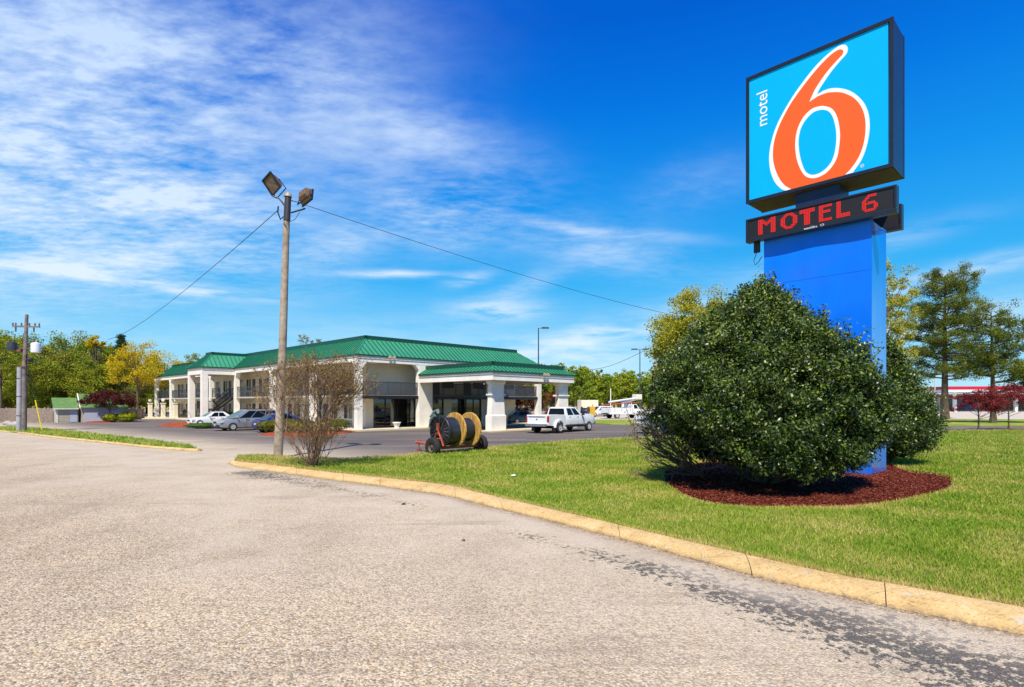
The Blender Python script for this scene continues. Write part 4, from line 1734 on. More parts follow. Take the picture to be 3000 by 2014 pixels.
def car(name, loc, rz, label, cat, L, Wd, st, gh, wheels, r, paint, glass=M_vglass, group=None, rimmat=M_alloy, pillars=(), windscreen=None, tailz=.8, headz=.62, zclear=.2, door_x=(), dually=False, kind='car'):
    t0 = thing(name, loc, rz, label, cat, group)
    hw = Wd / 2
    b = MB()
    loft_body(b, st)
    body = b.build('body', paint, t0, fix=True)
    cut_arches(body, [(x, r) for x in wheels], r * 1.18)
    body.data.polygons.foreach_set('use_smooth', [True] * len(body.data.polygons))
    try:
        body.data.set_sharp_from_angle(angle=R(32))
    except Exception:
        pass
    # inner wheel wells and underbody
    u = MB()
    u.box(st[0][0] + .35, st[-1][0] - .35, -hw * .80, hw * .80, zclear - .02, r * 2.15)
    u.build('underbody', M_arch, t0)
    # greenhouse: x0 base rear, x1 roof rear, x2 roof front, x3 base front
    x0, x1, x2, x3, zb_, zr, wb, wt = gh
    g = MB()
    ring = []
    bot = [(x0, -wb), (x3, -wb * .96), (x3, wb * .96), (x0, wb)]
    mid = [(lerp(x0, x1, .93), -lerp(wb, wt, .93)), (lerp(x3, x2, .93), -lerp(wb, wt, .93) * .97), (lerp(x3, x2, .93), lerp(wb, wt, .93) * .97), (lerp(x0, x1, .93), lerp(wb, wt, .93))]
    top = [(x1 + .10, -wt * .86), (x2 - .12, -wt * .84), (x2 - .12, wt * .84), (x1 + .10, wt * .86)]
    v = [(a, c_, zb_) for a, c_ in bot] + [(a, c_, lerp(zb_, zr, .90)) for a, c_ in mid] + [(a, c_, zr) for a, c_ in top]
    f = []
    for lv in (0, 4):
        for k in range(4):
            k2 = (k + 1) % 4
            f.append((lv + k, lv + k2, lv + 4 + k2, lv + 4 + k))
    f.append((8, 9, 10, 11))
    f.append((0, 3, 2, 1))
    g.add(v, f)
    cabin = g.build('cabin', paint, t0, bevel=.05, seg=3, fix=True)
    V4 = [Vector(q) for q in v]

    def win(i0, i1, a0, a1, c0, c1, nm, mt, d0=0, d1=0):
        """window on the cabin face between base verts i0,i1; a along, c up; d0,d1 = lean of the two ends"""
        B0, B1, T1, T0 = V4[i0], V4[i1], V4[4 + i1], V4[4 + i0]
        nrm = (B1 - B0).cross(T0 - B0).normalized()
        ctr = Vector((0, 0, zb_))
        if nrm.dot((B0 + B1) / 2 - Vector(((x0 + x3) / 2, 0, zb_))) < 0:
            nrm = -nrm

        def P(a, c_):
            return (B0.lerp(B1, a)).lerp(T0.lerp(T1, a), c_) + nrm * .008
        m_ = MB()
        pts = [P(a0, c0), P(a1, c0), P(a1 + d1, c1), P(a0 + d0, c1)]
        m_.add(pts + [q - nrm * .03 for q in pts], [(0, 1, 2, 3), (0, 4, 5, 1), (1, 5, 6, 2), (2, 6, 7, 3), (3, 7, 4, 0)])
        return m_.build(nm, mt, t0)
    win(1, 2, .06, .94, .06, .97, 'windscreen', windscreen or glass)
    win(3, 0, .08, .92, .10, .93, 'rear_window', glass)
    for (i0, i1, fl) in ((0, 1, False), (3, 2, False)):
        for (a0, a1) in pillars:
            win(i0, i1, a0, a1, .06, .95, 'side_window', glass)
    # doors: seams, handles
    for s in (-1, 1):
        for x in door_x:
            m_ = MB()
            m_.box(x, x + .16, s * hw * .985 - .015, s * hw * .985 + .02 * 1, zb_ - .16, zb_ - .125)
            m_.build('door_handle', M_black, t0)
        m_ = MB()
        for x in door_x:
            m_.box(x + .22, x + .235, min(s * hw * .955, s * hw * 1.002), max(s * hw * .955, s * hw * 1.002), r * 1.0, zb_ - .04)
        if door_x:
            m_.build('door_seam', M_black, t0)
        m_ = MB()
        m_.ball((x3 - .35, s * (hw + .10), zb_ + .09), .11, 8, 6, (.6, .8, .7))
        m_.tube([(x3 - .35, s * (hw - .12), zb_ + .03), (x3 - .35, s * (hw + .08), zb_ + .07)], .02, 5)
        m_.build('wing_mirror', M_black if kind == 'truck' else paint, t0, smooth=True)
    for x in wheels:
        for s in (-1, 1):
            wheel(t0, x, s * (hw - .10 if not (dually and x < 0) else hw + .02), r, .24 if not (dually and x < 0) else .34, s, rimmat)
    xe, xs = st[-1][0], st[0][0]
    he, hs = st[-1][3], st[0][3]
    for s in (-1, 1):
        m_ = MB()
        m_.prism([(s * he * .98, headz - .07), (s * he * .55, headz - .05), (s * he * .55, headz + .07), (s * he * .98, headz + .10)], xe - .06, xe + .015, 'x')
        m_.box(xe - .35, xe - .06, min(s * hw * .955, s * hw * .90), max(s * hw * .955, s * hw * .90), headz - .02, headz + .10)
        m_.build('headlight', M_head, t0)
        m_ = MB()
        if kind == 'truck':
            m_.box(xs - .02, xs + .14, min(s * hs * 1.004, s * hs * .86), max(s * hs * 1.004, s * hs * .86), tailz - .20, tailz + .22)
        else:
            m_.box(xs - .015, xs + .20, min(s * hs * 1.0, s * hs * .62), max(s * hs * 1.0, s * hs * .62), tailz - .08, tailz + .10)
        m_.build('tail_light', M_tail, t0)
    m_ = MB()
    m_.box(xe - .04, xe + .012, -he * .5, he * .5, headz - .08, headz + .06)
    m_.build('front_grille', M_black, t0)
    m_ = MB()
    m_.box(xe - .02, xe + .03, -.16, .16, headz - .30, headz - .18)
    m_.box(xs - .03, xs + .02, -.16, .16, tailz - .22, tailz - .10)
    m_.build('number_plate', M_plate, t0)
    return t0


def heading(v):
    return math.atan2(v[1], v[0])


sedan_st = [(-2.15, .42, .80, .62), (-2.05, .28, .93, .74), (-1.6, .22, .98, .82), (-.6, .20, .92, .84), (.5, .20, .90, .84), (1.0, .20, .88, .84), (1.7, .22, .80, .80), (2.05, .26, .70, .72), (2.15, .34, .60, .62)]
# white sedan, nose out towards the left front
hd = (-XB.x, -XB.y)
wp = gp(585.5, 1248.7)
c0 = (wp[0] + XB.x * 1.35 + YB.x * .75, wp[1] + XB.y * 1.35 + YB.y * .75)
car('parked_car', c0, heading(hd), 'white four door sedan parked nose out beside the silver minivan', 'car', 4.3, 1.68, sedan_st, (-1.65, -1.0, .1, .85, .88, 1.38, .77, .60), (-1.35, 1.35), .30, M_vwhite, pillars=((.20, .50), (.53, .83)), windscreen=M_vglass_g, rimmat=M_swhite, tailz=.78, headz=.56, door_x=(-.85, .0))
van_st = [(-2.5, .45, 1.0, .80), (-2.4, .30, 1.08, .90), (-1.8, .22, 1.08, .96), (0, .20, 1.04, .97), (1.0, .20, 1.02, .97), (1.5, .20, .98, .96), (2.1, .22, .86, .92), (2.45, .27, .72, .82), (2.55, .36, .62, .70)]
wp = gp(681.8, 1263)
c0 = (wp[0] + XB.x * 1.5 + YB.x * .9, wp[1] + XB.y * 1.5 + YB.y * .9)
van = car('parked_minivan', c0, heading(hd), 'silver minivan with dark windows parked nose out between sedan and blue car', 'minivan', 5.05, 1.95, van_st, (-2.42, -2.1, .35, 1.55, 1.02, 1.72, .90, .72), (-1.5, 1.5), .34, M_vsilver, pillars=((.06, .33), (.35, .62), (.64, .86)), windscreen=M_vglass_g, tailz=1.1, headz=.70, door_x=(-.9, .2))
m_ = MB()
m_.box(2.30, 2.58, -.80, .80, .26, .52)
m_.build('front_bumper', M_bump, van, bevel=.05)
m_ = MB()
for s in (-1, 1):
    m_.box(-1.9, .2, s * .62 - .02, s * .62 + .02, 1.74, 1.78)
m_.build('roof_rails', M_bump, van)
# blue car, tail towards the left front
blue_st = [(-2.3, .42, .86, .72), (-2.2, .26, .98, .84), (-1.7, .20, 1.02, .90), (-.6, .18, .96, .92), (.8, .18, .94, .92), (1.5, .20, .88, .90), (2.1, .24, .76, .82), (2.3, .34, .62, .70)]
tp = gp(757, 1268)
c0 = (tp[0] + XB.x * 2.2 + YB.x * .35, tp[1] + XB.y * 2.2 + YB.y * .35)
car('parked_car', c0, heading((XB.x, XB.y)), 'blue sedan seen from its tail, parked beside the light pole', 'car', 4.6, 1.84, blue_st, (-1.85, -1.1, .2, 1.05, .93, 1.45, .84, .64), (-1.42, 1.42), .32, M_vblue, pillars=((.20, .50), (.53, .83)), tailz=.80, headz=.6, door_x=(-.85, .1))

# white dually pickup
tdir = Vector((.63, .776, 0)).normalized()
tper = Vector((-tdir.y, tdir.x, 0))
rw = Vector((*gp(1635, 1269.5), 0))
c0 = rw + tdir * 2.2 + tper * .95


def pickup(loc, rz, label, mirrored=False, dually=True):
    t_st = [(1.15, .55, 1.34, .93), (1.2, .52, 1.38, .98), (2.0, .52, 1.40, 1.0), (2.7, .50, 1.37, .98), (3.12, .50, 1.27, .93), (3.28, .58, 1.12, .85)]
    st = [(-1.25, .55, 1.30, .97), (-1.15, .52, 1.35, 1.0)] + [(x, .52, 1.36, 1.0) for x in (-.3, .6)] + t_st[1:]
    t0 = car('pickup_truck', loc, rz, label, 'pickup truck', 6.4, 1.98, st, (-1.05, -.98, .55, 1.40, 1.29, 1.95, .93, .76), (-2.2, 2.2), .40, M_vwhite, pillars=((.10, .44), (.50, .84)), tailz=3, headz=.98, zclear=.45, door_x=(-.75, .35), dually=dually, kind='truck')
    for o_ in kids(t0):
        if o_.name.startswith('tail_light'):
            bpy.data.objects.remove(o_)
    # cargo bed as open walls
    b_ = MB()
    xr, xf = -3.55, -1.2
    b_.box(xr, xf, -.98, .98, .60, .72)
    b_.box(xf - .05, xf, -.98, .98, .72, 1.35)
    for s in (-1, 1):
        prof = [(xr, .60), (xr, 1.38), (xf, 1.38), (xf, .56)]
        a = [(xr, .60), (-2.85, .60)]
        arc_ = [(-2.2 + .50 * math.cos(q), .40 + .52 * math.sin(q)) for q in np.linspace(math.pi * .92, math.pi * .08, 12)]
        poly = [(xr, .60), (xr, 1.38), (xf, 1.38), (xf, .54)] + arc_[::-1]
        b_.prism(poly, s * .90, s * .99, 'y')
        if dually:
            fl = [(-2.2 + .62 * math.cos(q), .42 + .60 * math.sin(q)) for q in np.linspace(math.pi * 1.0, 0, 16)]
            fi = [(-2.2 + .50 * math.cos(q), .42 + .50 * math.sin(q)) for q in np.linspace(0, math.pi, 16)]
            b_.prism(fl + fi, s * .985, s * 1.15, 'y')
    b_.build('cargo_bed', M_vwhite, t0, bevel=.02)
    g_ = MB()
    g_.box(xr - .05, xr - .004, -.89, .89, .64, 1.36)
    g_.box(xr - .09, xr - .05, -.80, .80, 1.27, 1.33)
    tg = g_.build('tailgate', M_vwhite, t0, bevel=.015)
    g_ = MB()
    g_.box(xr - .062, xr - .052, -.75, .75, 1.20, 1.225)
    g_.box(xr - .065, xr - .052, -.05, .05, 1.0, 1.10)
    g_.build('handle', M_black, tg)
    for s in (-1, 1):
        g_ = MB()
        g_.box(xr - .03, xr + .12, min(s * .90, s * 1.0), max(s * .90, s * 1.0), .86, 1.30)
        g_.build('tail_light', M_tail, t0)
        g_ = MB()
        g_.box(-2.78, -2.74, min(s * .78, s * 1.12), max(s * .78, s * 1.12), .14, .55)
        g_.build('mud_flap', M_black, t0)
        g_ = MB()
        g_.box(-.9, 1.5, min(s * .86, s * 1.02), max(s * .86, s * 1.02), .40, .46)
        g_.build('side_step', M_black, t0)
        g_ = MB()
        g_.box(1.02, 1.14, min(s * 1.02, s * 1.22), max(s * 1.02, s * 1.22), 1.30, 1.60)
        g_.build('tow_mirror', M_black, t0)
    g_ = MB()
    g_.box(xr - .28, xr - .06, -.95, .95, .52, .72)
    g_.box(3.2, 3.42, -.92, .92, .50, .74)
    g_.build('bumper', M_chrome, t0, bevel=.03)
    g_ = MB()
    g_.tube([(-2.2, -.9, .4), (-2.2, .9, .4)], .08, 8)
    g_.box(-3.4, 2.8, -.45, .45, .42, .58)
    g_.build('axle', M_arch, t0)
    return t0


pk = pickup((c0.x, c0.y, 0), heading(tdir), 'white four door pickup truck with dual rear wheels standing beside the canopy')
# second pickup mostly hidden behind the holly
fw = Vector((*gp(1893, 1268), 0))
h2 = Vector((-.93, -.36, 0)).normalized()
c2 = fw - h2 * 2.2 + Vector((h2.y, -h2.x, 0)) * -.9
pk2 = copy_tree(pk)
pk2.location = (c2.x, c2.y, 0)
pk2.rotation_euler = (0, 0, heading(h2))
pk2['label'] = 'white truck whose nose shows at the left edge of the big holly bush'

# white SUV behind the bucket truck
suv_st = [(-2.2, .45, 1.0, .80), (-2.1, .32, 1.06, .88), (-1.0, .28, 1.04, .92), (.9, .28, 1.02, .92), (1.6, .30, .96, .90), (2.15, .36, .84, .80), (2.25, .42, .72, .70)]
car('parked_suv', ((1757 - CU) / F * 92, 92), R(200), 'white suv parked left of the bucket truck in the far lot', 'suv', 4.5, 1.86, suv_st, (-2.15, -1.9, .3, 1.15, .99, 1.72, .86, .68), (-1.4, 1.4), .36, M_vwhite, pillars=((.06, .32), (.35, .60), (.62, .86)), tailz=1.0, headz=.72)
# dark car partly hidden beyond the canopy planter
car('parked_car', ((1535 - CU) / F * 62, 62), R(30), 'dark car parked beyond the canopy by the red leaved trees', 'car', 4.3, 1.7, sedan_st, (-1.65, -1.0, .1, .85, .88, 1.38, .77, .60), (-1.35, 1.35), .31, mat('dark_car_paint', (.03, .03, .035), .3, coat=.6), pillars=((.20, .50), (.53, .83)), tailz=.78, headz=.56)

# bucket truck
bt = thing('bucket_truck', ((1828 - CU) / F * 82, 82, 0), R(28), 'white utility bucket truck with its boom folded over ladders', 'utility truck')
b = MB()
loft_body(b, [(.9, .55, 1.35, .98), (1.2, .55, 1.40, 1.0), (2.0, .55, 1.38, 1.0), (2.8, .58, 1.30, .92), (3.1, .66, 1.15, .82)])
bo = b.build('body', M_vwhite, bt, fix=True)
cut_arches(bo, [(2.2, .45)], .55)
b = MB()
b.frus((.85, 2.1, -.95, .95, 1.36), (.95, 1.65, -.80, .80, 2.1))
b.build('cabin', M_vwhite, bt, bevel=.05)
m_ = MB()
m_.add([(2.06, -.80, 1.46), (2.06, .80, 1.46), (1.71, .70, 2.02), (1.71, -.70, 2.02)], [(0, 1, 2, 3)])
m_.build('windscreen', M_vglass_g, bt)
for s in (-1, 1):
    m_ = MB()
    m_.add([(1.1, s * .955, 1.45), (1.85, s * .945, 1.45), (1.60, s * .84, 1.98), (1.1, s * .85, 1.98)], [(0, 1, 2, 3)])
    m_.build('side_window', M_vglass, bt)
    m_ = MB()
    m_.box(-3.4, .7, min(s * .62, s * 1.05), max(s * .62, s * 1.05), .62, 1.55)
    bx = m_.build('tool_locker', M_vwhite, bt, bevel=.02)
    cut_arches(bx, [(-2.0, .45)], .56)
    m_ = MB()
    for x in (-3.3, -2.5, -1.3, -.4, .3):
        m_.box(x, x + .03, min(s * 1.045, s * 1.06), max(s * 1.045, s * 1.06), 1.0, 1.5)
    m_.build('locker_seam', M_black, bt)
m_ = MB()
m_.box(-3.4, .7, -.62, .62, .62, .8)
m_.box(-3.9, -3.4, -1.0, 1.0, .60, .70)
m_.build('flat_deck', M_black, bt)
for x, r_ in ((-2.0, .45), (2.2, .45)):
    for s in (-1, 1):
        wheel(bt, x, s * .88, r_, .28, s)
m_ = MB()
m_.tube([(-.2, 0, .8), (-.2, 0, 2.2)], [.28, .2], 10)
m_.build('turntable', M_vwhite, bt)
m_ = MB()
m_.tube([(-.3, .1, 2.25), (3.0, .1, 3.0)], .19, 8)
m_.tube([(3.0, -.15, 3.05), (-2.9, -.15, 2.35)], .14, 8)
m_.build('boom', M_vwhite, bt)
m_ = MB()
m_.box(1.9, 3.0, -.5, .5, 2.75, 3.5)
m_.build('bucket', mat('off_white_fibreglass', (.74, .70, .58), .5), bt, bevel=.08)
m_ = MB()
for y in (-.9, -.55, .55, .9):
    m_.tube([(-3.6, y, 1.95), (1.9, y, 2.35)], .045, 6)
for k in range(14):
    f = k / 13
    m_.tube([(-3.6 + 5.5 * f, -.9, 1.95 + .4 * f), (-3.6 + 5.5 * f, -.55, 1.95 + .4 * f)], .025, 5)
m_.build('ladder', M_rust, bt)
m_ = MB()
for x in (-3.2, .6):
    for y in (-.95, .95):
        m_.tube([(x, y, 1.5), (x, y, 2.3)], .035, 6)
m_.build('ladder_rack', M_vwhite, bt)

# yellow cabinet, dark drum and beige box trailer seen beyond the pickup
X = (1733 - CU) / F * 88
cbx = thing('generator', (X, 88, 0), R(20), 'yellow upright machine between the pickup nose and the white suv', 'machine')
m_ = MB()
m_.box(-.45, .45, -.4, .4, .25, 1.7)
m_.build('housing', mat('yellow_machine_paint', (.62, .36, .02), .5, .2, 4), cbx, bevel=.05)
m_ = MB()
m_.box(-.47, -.455, -.3, .3, .9, 1.4)
m_.box(-.6, .6, -.45, .45, .12, .25)
m_.build('skid', M_black, cbx)
MB().tube([(.2, 0, 1.7), (.2, 0, 2.0)], .05, 6).build('exhaust', M_black, cbx)
X = (1714 - CU) / F * 86
dr = thing('cable_drum', (X, 86, 0), R(70), 'dark cable drum standing on edge beyond the pickup nose', 'cable drum')
for y in (-.5, .45):
    MB().lathe([(.05, y), (.85, y), (.85, y + .08), (.05, y + .08)], 'y', (0, 0, .85), 28).build('flange', M_black, dr)
MB().lathe([(.6, -.41), (.66, -.2), (.66, .2), (.6, .44)], 'y', (0, 0, .85), 24).build('cable_winding', M_asph_blk, dr)
X = (1722 - CU) / F * 100
tb = thing('box_trailer', (X, 100, 0), R(15), 'beige box trailer far beyond the pickup', 'trailer')
m_ = MB()
m_.box(-1.6, 1.6, -1, 1, .6, 2.75)
m_.build('box', M_cream, tb, bevel=.04)
for s in (-1, 1):
    wheel(tb, 0, s * 1.0, .35, .2, s)

# ------------------------------------------------------------------ cable reel trailer
TL, TRt = Vector((-3.36, 23.9, 0)), Vector((-1.45, 25.85, 0))
ax = (TRt - TL).normalized()
mid = (TL + TRt) / 2
rt = thing('reel_trailer', (mid.x, mid.y, 0), heading(ax), 'orange framed two wheel trailer carrying a black reel and a yellow wooden reel', 'trailer')
# local x = along the axle (left wheel negative), y = away from the tongue? tongue runs along +y
Lx = (TRt - TL).length / 2


def axwheel(x, side, r=.41, w=.26):
    e = bpy.data.objects.new('wheel', None)
    col.objects.link(e)
    e.parent = rt
    e.location = (x, 0, r)
    m_ = MB()
    m_.lathe([(r * .5, -w / 2 + .03), (r * .80, -w / 2), (r * .95, -w / 2 + .015), (r, -w / 2 + .05), (r, w / 2 - .05), (r * .95, w / 2 - .015), (r * .80, w / 2), (r * .5, w / 2 - .03)], 'x', n=30, caps=False)
    m_.build('tyre', M_tyre, e, smooth=True)
    m_ = MB()
    m_.lathe([(r * .56, side * .06), (r * .5, side * .09), (r * .42, side * .02), (r * .18, side * .03), (r * .16, side * .09), (.03, side * .11)], 'x', n=24, caps=False)
    for k in range(5):
        a = 2 * math.pi * k / 5
        m_.ball((side * .05, r * .25 * math.cos(a), r * .25 * math.sin(a)), .018, 6, 4)
    m_.build('rim', mat('dull_dark_rim', (.13, .09, .06), .6, .4, 12), e, smooth=True)


axwheel(-Lx, -1)
axwheel(Lx, -1)
m_ = MB()
m_.box(-Lx + .15, Lx - .15, -.06, .06, .29, .41)
m_.box(-Lx + .22, -Lx + .30, -.12, .85, .36, .44)
m_.box(Lx - .30, Lx - .22, -.12, .85, .36, .44)
m_.box(-Lx + .30, Lx - .30, .76, .86, .36, .44)
m_.tube([(-Lx + .3, .8, .43), (-.15, 2.3, .40), (0, 3.0, .40)], .045, 6)
m_.tube([(Lx - .3, .8, .43), (.15, 2.3, .40), (0, 3.0, .40)], .045, 6)
m_.build('frame', M_rust, rt)
for sx_ in (-1, 1):
    m_ = MB()
    x = sx_ * (Lx - .27)
    m_.tube([(x, -.38, .45), (x, 0, 1.12)], .04, 6)
    m_.tube([(x, .38, .45), (x, 0, 1.12)], .04, 6)
    m_.box(x - .04, x + .04, -.045, .045, .95, 1.42 if sx_ < 0 else 1.2)
    m_.tube([(x, -.2, .75), (x, .2, .75)], .03, 6)
    m_.build('upright', M_rust, rt)
MB().tube([(-Lx + .1, 0, 1.07), (Lx - .1, 0, 1.07)], .035, 8).build('spindle', M_black, rt)
m_ = MB()
m_.ball((0, 3.05, .40), .07, 8, 6)
m_.tube([(0, 2.85, .10), (0, 2.85, .55)], .035, 6)
m_.box(-.10, .10, 2.78, 2.92, .04, .09)
m_.build('hitch', M_rust, rt)

x0_ = -Lx
reel1 = thing('cable_reel', (mid.x, mid.y, 0), heading(ax), 'black ribbed reel full of black cable on the trailer left end', 'cable reel')
m_ = MB()
xc = x0_ + .42
m_.lathe([(.10, -.02), (.655, -.02), (.67, 0), (.67, .03), (.10, .03)], 'x', (xc, 0, 1.07), 40)
rb_ = MB()
for k in range(20):
    a = 2 * math.pi * k / 20
    ca, sa = math.cos(a), math.sin(a)
    q = []
    for rr in (.17, .64):
        for sg in (-.022, .022):
            q.append((xc - .02, rr * ca - sg * sa, 1.07 + rr * sa + sg * ca))
    q2 = [(a_ - .05, b_, c_) for a_, b_, c_ in q]
    rb_.add(q + q2, [(0, 1, 3, 2), (4, 6, 7, 5), (0, 4, 5, 1), (1, 5, 7, 3), (3, 7, 6, 2), (2, 6, 4, 0)])
m_.lathe([(.67, -.07), (.69, -.05), (.69, .03), (.64, .03), (.64, -.07)], 'x', (xc, 0, 1.07), 40)
m_.lathe([(.17, -.09), (.17, 0), (.06, 0), (.06, -.09)], 'x', (xc, 0, 1.07), 20)
fl_ = m_.build('flange', mat('black_ribbed_plastic', (.018, .018, .022), .4, .2, 4), reel1, smooth=True)
rb_.build('spokes', mat('highlit_ribs', (.24, .25, .26), .35, .2, 4), fl_)  # paler than the black flange: highlights on the ribs put into the colour
m_ = MB()
m_.lathe([(.54, .0), (.585, .05), (.585, .55), (.54, .60)], 'x', (xc + .05, 0, 1.07), 40)
for k in range(14):
    m_.lathe([(.57, -.02), (.597, 0), (.57, .02)], 'x', (xc + .08 + k * .042, 0, 1.07), 36)
m_.build('cable_winding', M_asph_blk, reel1, smooth=True)
m_ = MB()
m_.tube([(xc - .05, .1, 1.80), (xc + .05, .25, 1.95), (xc + .0, .45, 1.88), (xc - .12, .6, 1.66)], [.05, .09, .08, .03], 6)
m_.tube([(xc - .08, .3, 1.75), (xc - .10, .55, 1.55), (xc - .11, .68, 1.2)], [.07, .07, .03], 6)
m_.build('loose_wrapping', mat('grey_green_wrap', (.10, .16, .15), .7, .4, 9), reel1)


def wood_material():
    m, t, bs = new_mat('weathered_yellow_wood')
    tc = t.new('ShaderNodeTexCoord').outputs['Object']
    w = t.noise(t.scalev(tc, (4, 9, .8)), 3, 6, .7, .3)
    c = t.ramp(w, [(.36, (.14, .07, .02)), (.46, (.42, .22, .04)), (.58, (.58, .35, .07)), (.7, (.66, .50, .22))])
    t.l.new(c, bs.inputs['Base Color'])
    bs.inputs['Roughness'].default_value = .8
    return m


M_ywood = wood_material()
reel2 = thing('cable_reel', (mid.x, mid.y, 0), heading(ax), 'yellow wooden reel with black cable on the trailer right end', 'cable reel')
for xx in (x0_ + 1.16, x0_ + 2.02):
    m_ = MB()
    m_.lathe([(.08, 0), (.76, 0), (.77, .01), (.77, .075), (.76, .085), (.08, .085)], 'x', (xx, 0, 1.10), 44)
    for k in range(-7, 8):
        y = k * .1
        h = math.sqrt(max(0, .74 ** 2 - y * y))
        m_.box(xx - .012, xx - .0, y - .044, y + .044, 1.10 - h, 1.10 + h)
    fo = m_.build('flange', M_ywood, reel2)
    m_ = MB()
    for k in range(10):
        a = 2 * math.pi * k / 10
        m_.ball((xx - .015, .42 * math.cos(a), 1.10 + .42 * math.sin(a)), .022, 6, 4)
    m_.build('bolt', M_black, fo)
m_ = MB()
m_.lathe([(.45, 0), (.50, .06), (.50, .70), (.45, .76)], 'x', (x0_ + 1.26, 0, 1.10), 36)
for k in range(16):
    m_.lathe([(.485, -.02), (.512, 0), (.485, .02)], 'x', (x0_ + 1.32 + k * .042, 0, 1.10), 32)
m_.build('cable_winding', M_asph_blk, reel2, smooth=True)

# ------------------------------------------------------------------ light pole with two floods
lp = thing('light_pole', (-9.72, 23.4, LAWN_Z - .05), 0, 'tall weathered wooden pole with two brown floodlights, on the lawn tip', 'light pole')
m_ = MB()
H = 10.75
ptsp = [(.41 * f + .02 * math.sin(f * 5), 0, H * f) for f in np.linspace(0, 1, 16)]
m_.tube(ptsp, [lerp(.185, .125, f) for f in np.linspace(0, 1, 16)], 18)
m_.build('pole', M_wood, lp, smooth=True)
m_ = MB()
tx = .41
m_.tube([(tx - .03, -.03, H - .95), (tx, 0, H + .03)], .135, 14)
m_.build('sleeve', mat('dark_bracket_sleeve', (.03, .028, .035), .5), lp)
m_ = MB()
m_.lathe([(.03, .18), (.14, .08), (.17, -.02), (.12, -.04)], 'z', (tx, 0, H + .06), 12)
m_.build('pole_cap', M_tanp, lp)
m_ = MB()
m_.tube([(tx - .13, 0, H - .35), (tx - .25, 0, H - .16), (tx - .4, 0, H + .0), (tx - .62, 0, H + .06)], .035, 8)
m_.tube([(tx + .13, 0, H - .62), (tx + .35, 0, H - .55), (tx + .55, 0, H - .50), (tx + .72, 0, H - .44)], .035, 8)
m_.tube([(tx + .13, .05, H - .1), (tx + .45, .05, H - .18)], .02, 6)
m_.tube([(tx - .15, 0, H - .75), (tx - .3, -.02, H - .9), (tx - .42, 0, H - .6), (tx - .4, 0, H - .35)], .03, 6)
m_.tube([(tx + .5, -.02, H - .6), (tx + .3, -.02, H - .9), (tx + .1, -.02, H - 1.0)], .012, 5)
m_.tube([(tx - .14, -.1, H - .9), (tx - .1, -.17, H - 1.1), (tx, -.17, H - 1.25)], .02, 5)
m_.build('bracket_arm', M_black, lp)
M_brown = mat('brown_flood_housing', (.14, .085, .035), .5, .35, 9)


def flood(c, look, yoke_pt, roll=0, size=1.0, front=True):
    """box flood light: front toward 'look'"""
    e = bpy.data.objects.new('floodlight', None)
    col.objects.link(e)
    e.parent = lp
    e.location = c
    q = Vector(look).to_track_quat('X', 'Z')
    e.rotation_mode = 'QUATERNION'
    e.rotation_quaternion = q @ Matrix.Rotation(roll, 3, 'X').to_quaternion()
    s = size
    m_ = MB()
    m_.frus((-.36 * s, .36 * s, -.29 * s, .29 * s, 0), (-.2 * s, .2 * s, -.2 * s, .2 * s, .3 * s))
    # turn so that z becomes -x (depth behind the glass)
    m_.v = [(-z, y, x) for x, y, z in m_.v]
    m_.build('housing', M_brown, e, bevel=.02)
    m_ = MB()
    for (a0, a1, b0, b1) in ((-.31, .31, -.38, -.33), (-.31, .31, .33, .38), (-.31, -.26, -.33, .33), (.26, .31, -.33, .33)):
        m_.box(.0, .07 * s, a0 * s, a1 * s, b0 * s, b1 * s)
    m_.build('door_frame', M_black, e)
    m_ = MB()
    m_.box(.003, .02, -.26 * s, .26 * s, -.33 * s, .33 * s)
    m_.build('lens', mat('flood_lens', (.09, .06, .04), .1, .5, 5, coat=.6), e)
    m_ = MB()
    m_.tube([(-.12, -.34 * s, 0), (-.18, -.34 * s, -.45 * s), (-.18, .34 * s, -.45 * s), (-.12, .34 * s, 0)], .025, 6)
    m_.build('yoke', M_black, e)


flood((tx - .66, 0, H + .58), (-.35, -.85, -.30), None, R(28), 1.0)
flood((tx + .80, .0, H + .02), (.55, .75, -.45), None, R(-28), .95)

# ------------------------------------------------------------------ wires
M_wire = mat('black_cable', (.02, .02, .025), .6)


def wire(a, b_, sag, label, r=.02, n_=40):
    a, b_ = Vector(a), Vector(b_)
    pts = []
    for i_ in range(n_ + 1):
        f = i_ / n_
        q = a.lerp(b_, f)
        q.z -= sag * 4 * f * (1 - f)
        pts.append(q)
    m_ = MB()
    m_.tube(pts, [max(r, .00036 * q.y) for q in pts], 5)
    return tag(m_.build('overhead_wire', M_wire), label, 'wire')


topx = -9.72 + .41
wire((topx - .4, 23.4, H - .45), (-66, 92, 12.6), .9, 'overhead wire running left from the light pole into the trees', .016)
wire((topx + .15, 23.4, H - .05), (19.5, 62, 11.6), .45, 'overhead wire running right from the light pole to the yellow tree', .013)
wire(((1919 - CU) / F * 75, 75, 10.0), (21.5, 170, 12.4), 1.2, 'overhead wire falling left from the thin pole beside the holly', .02)

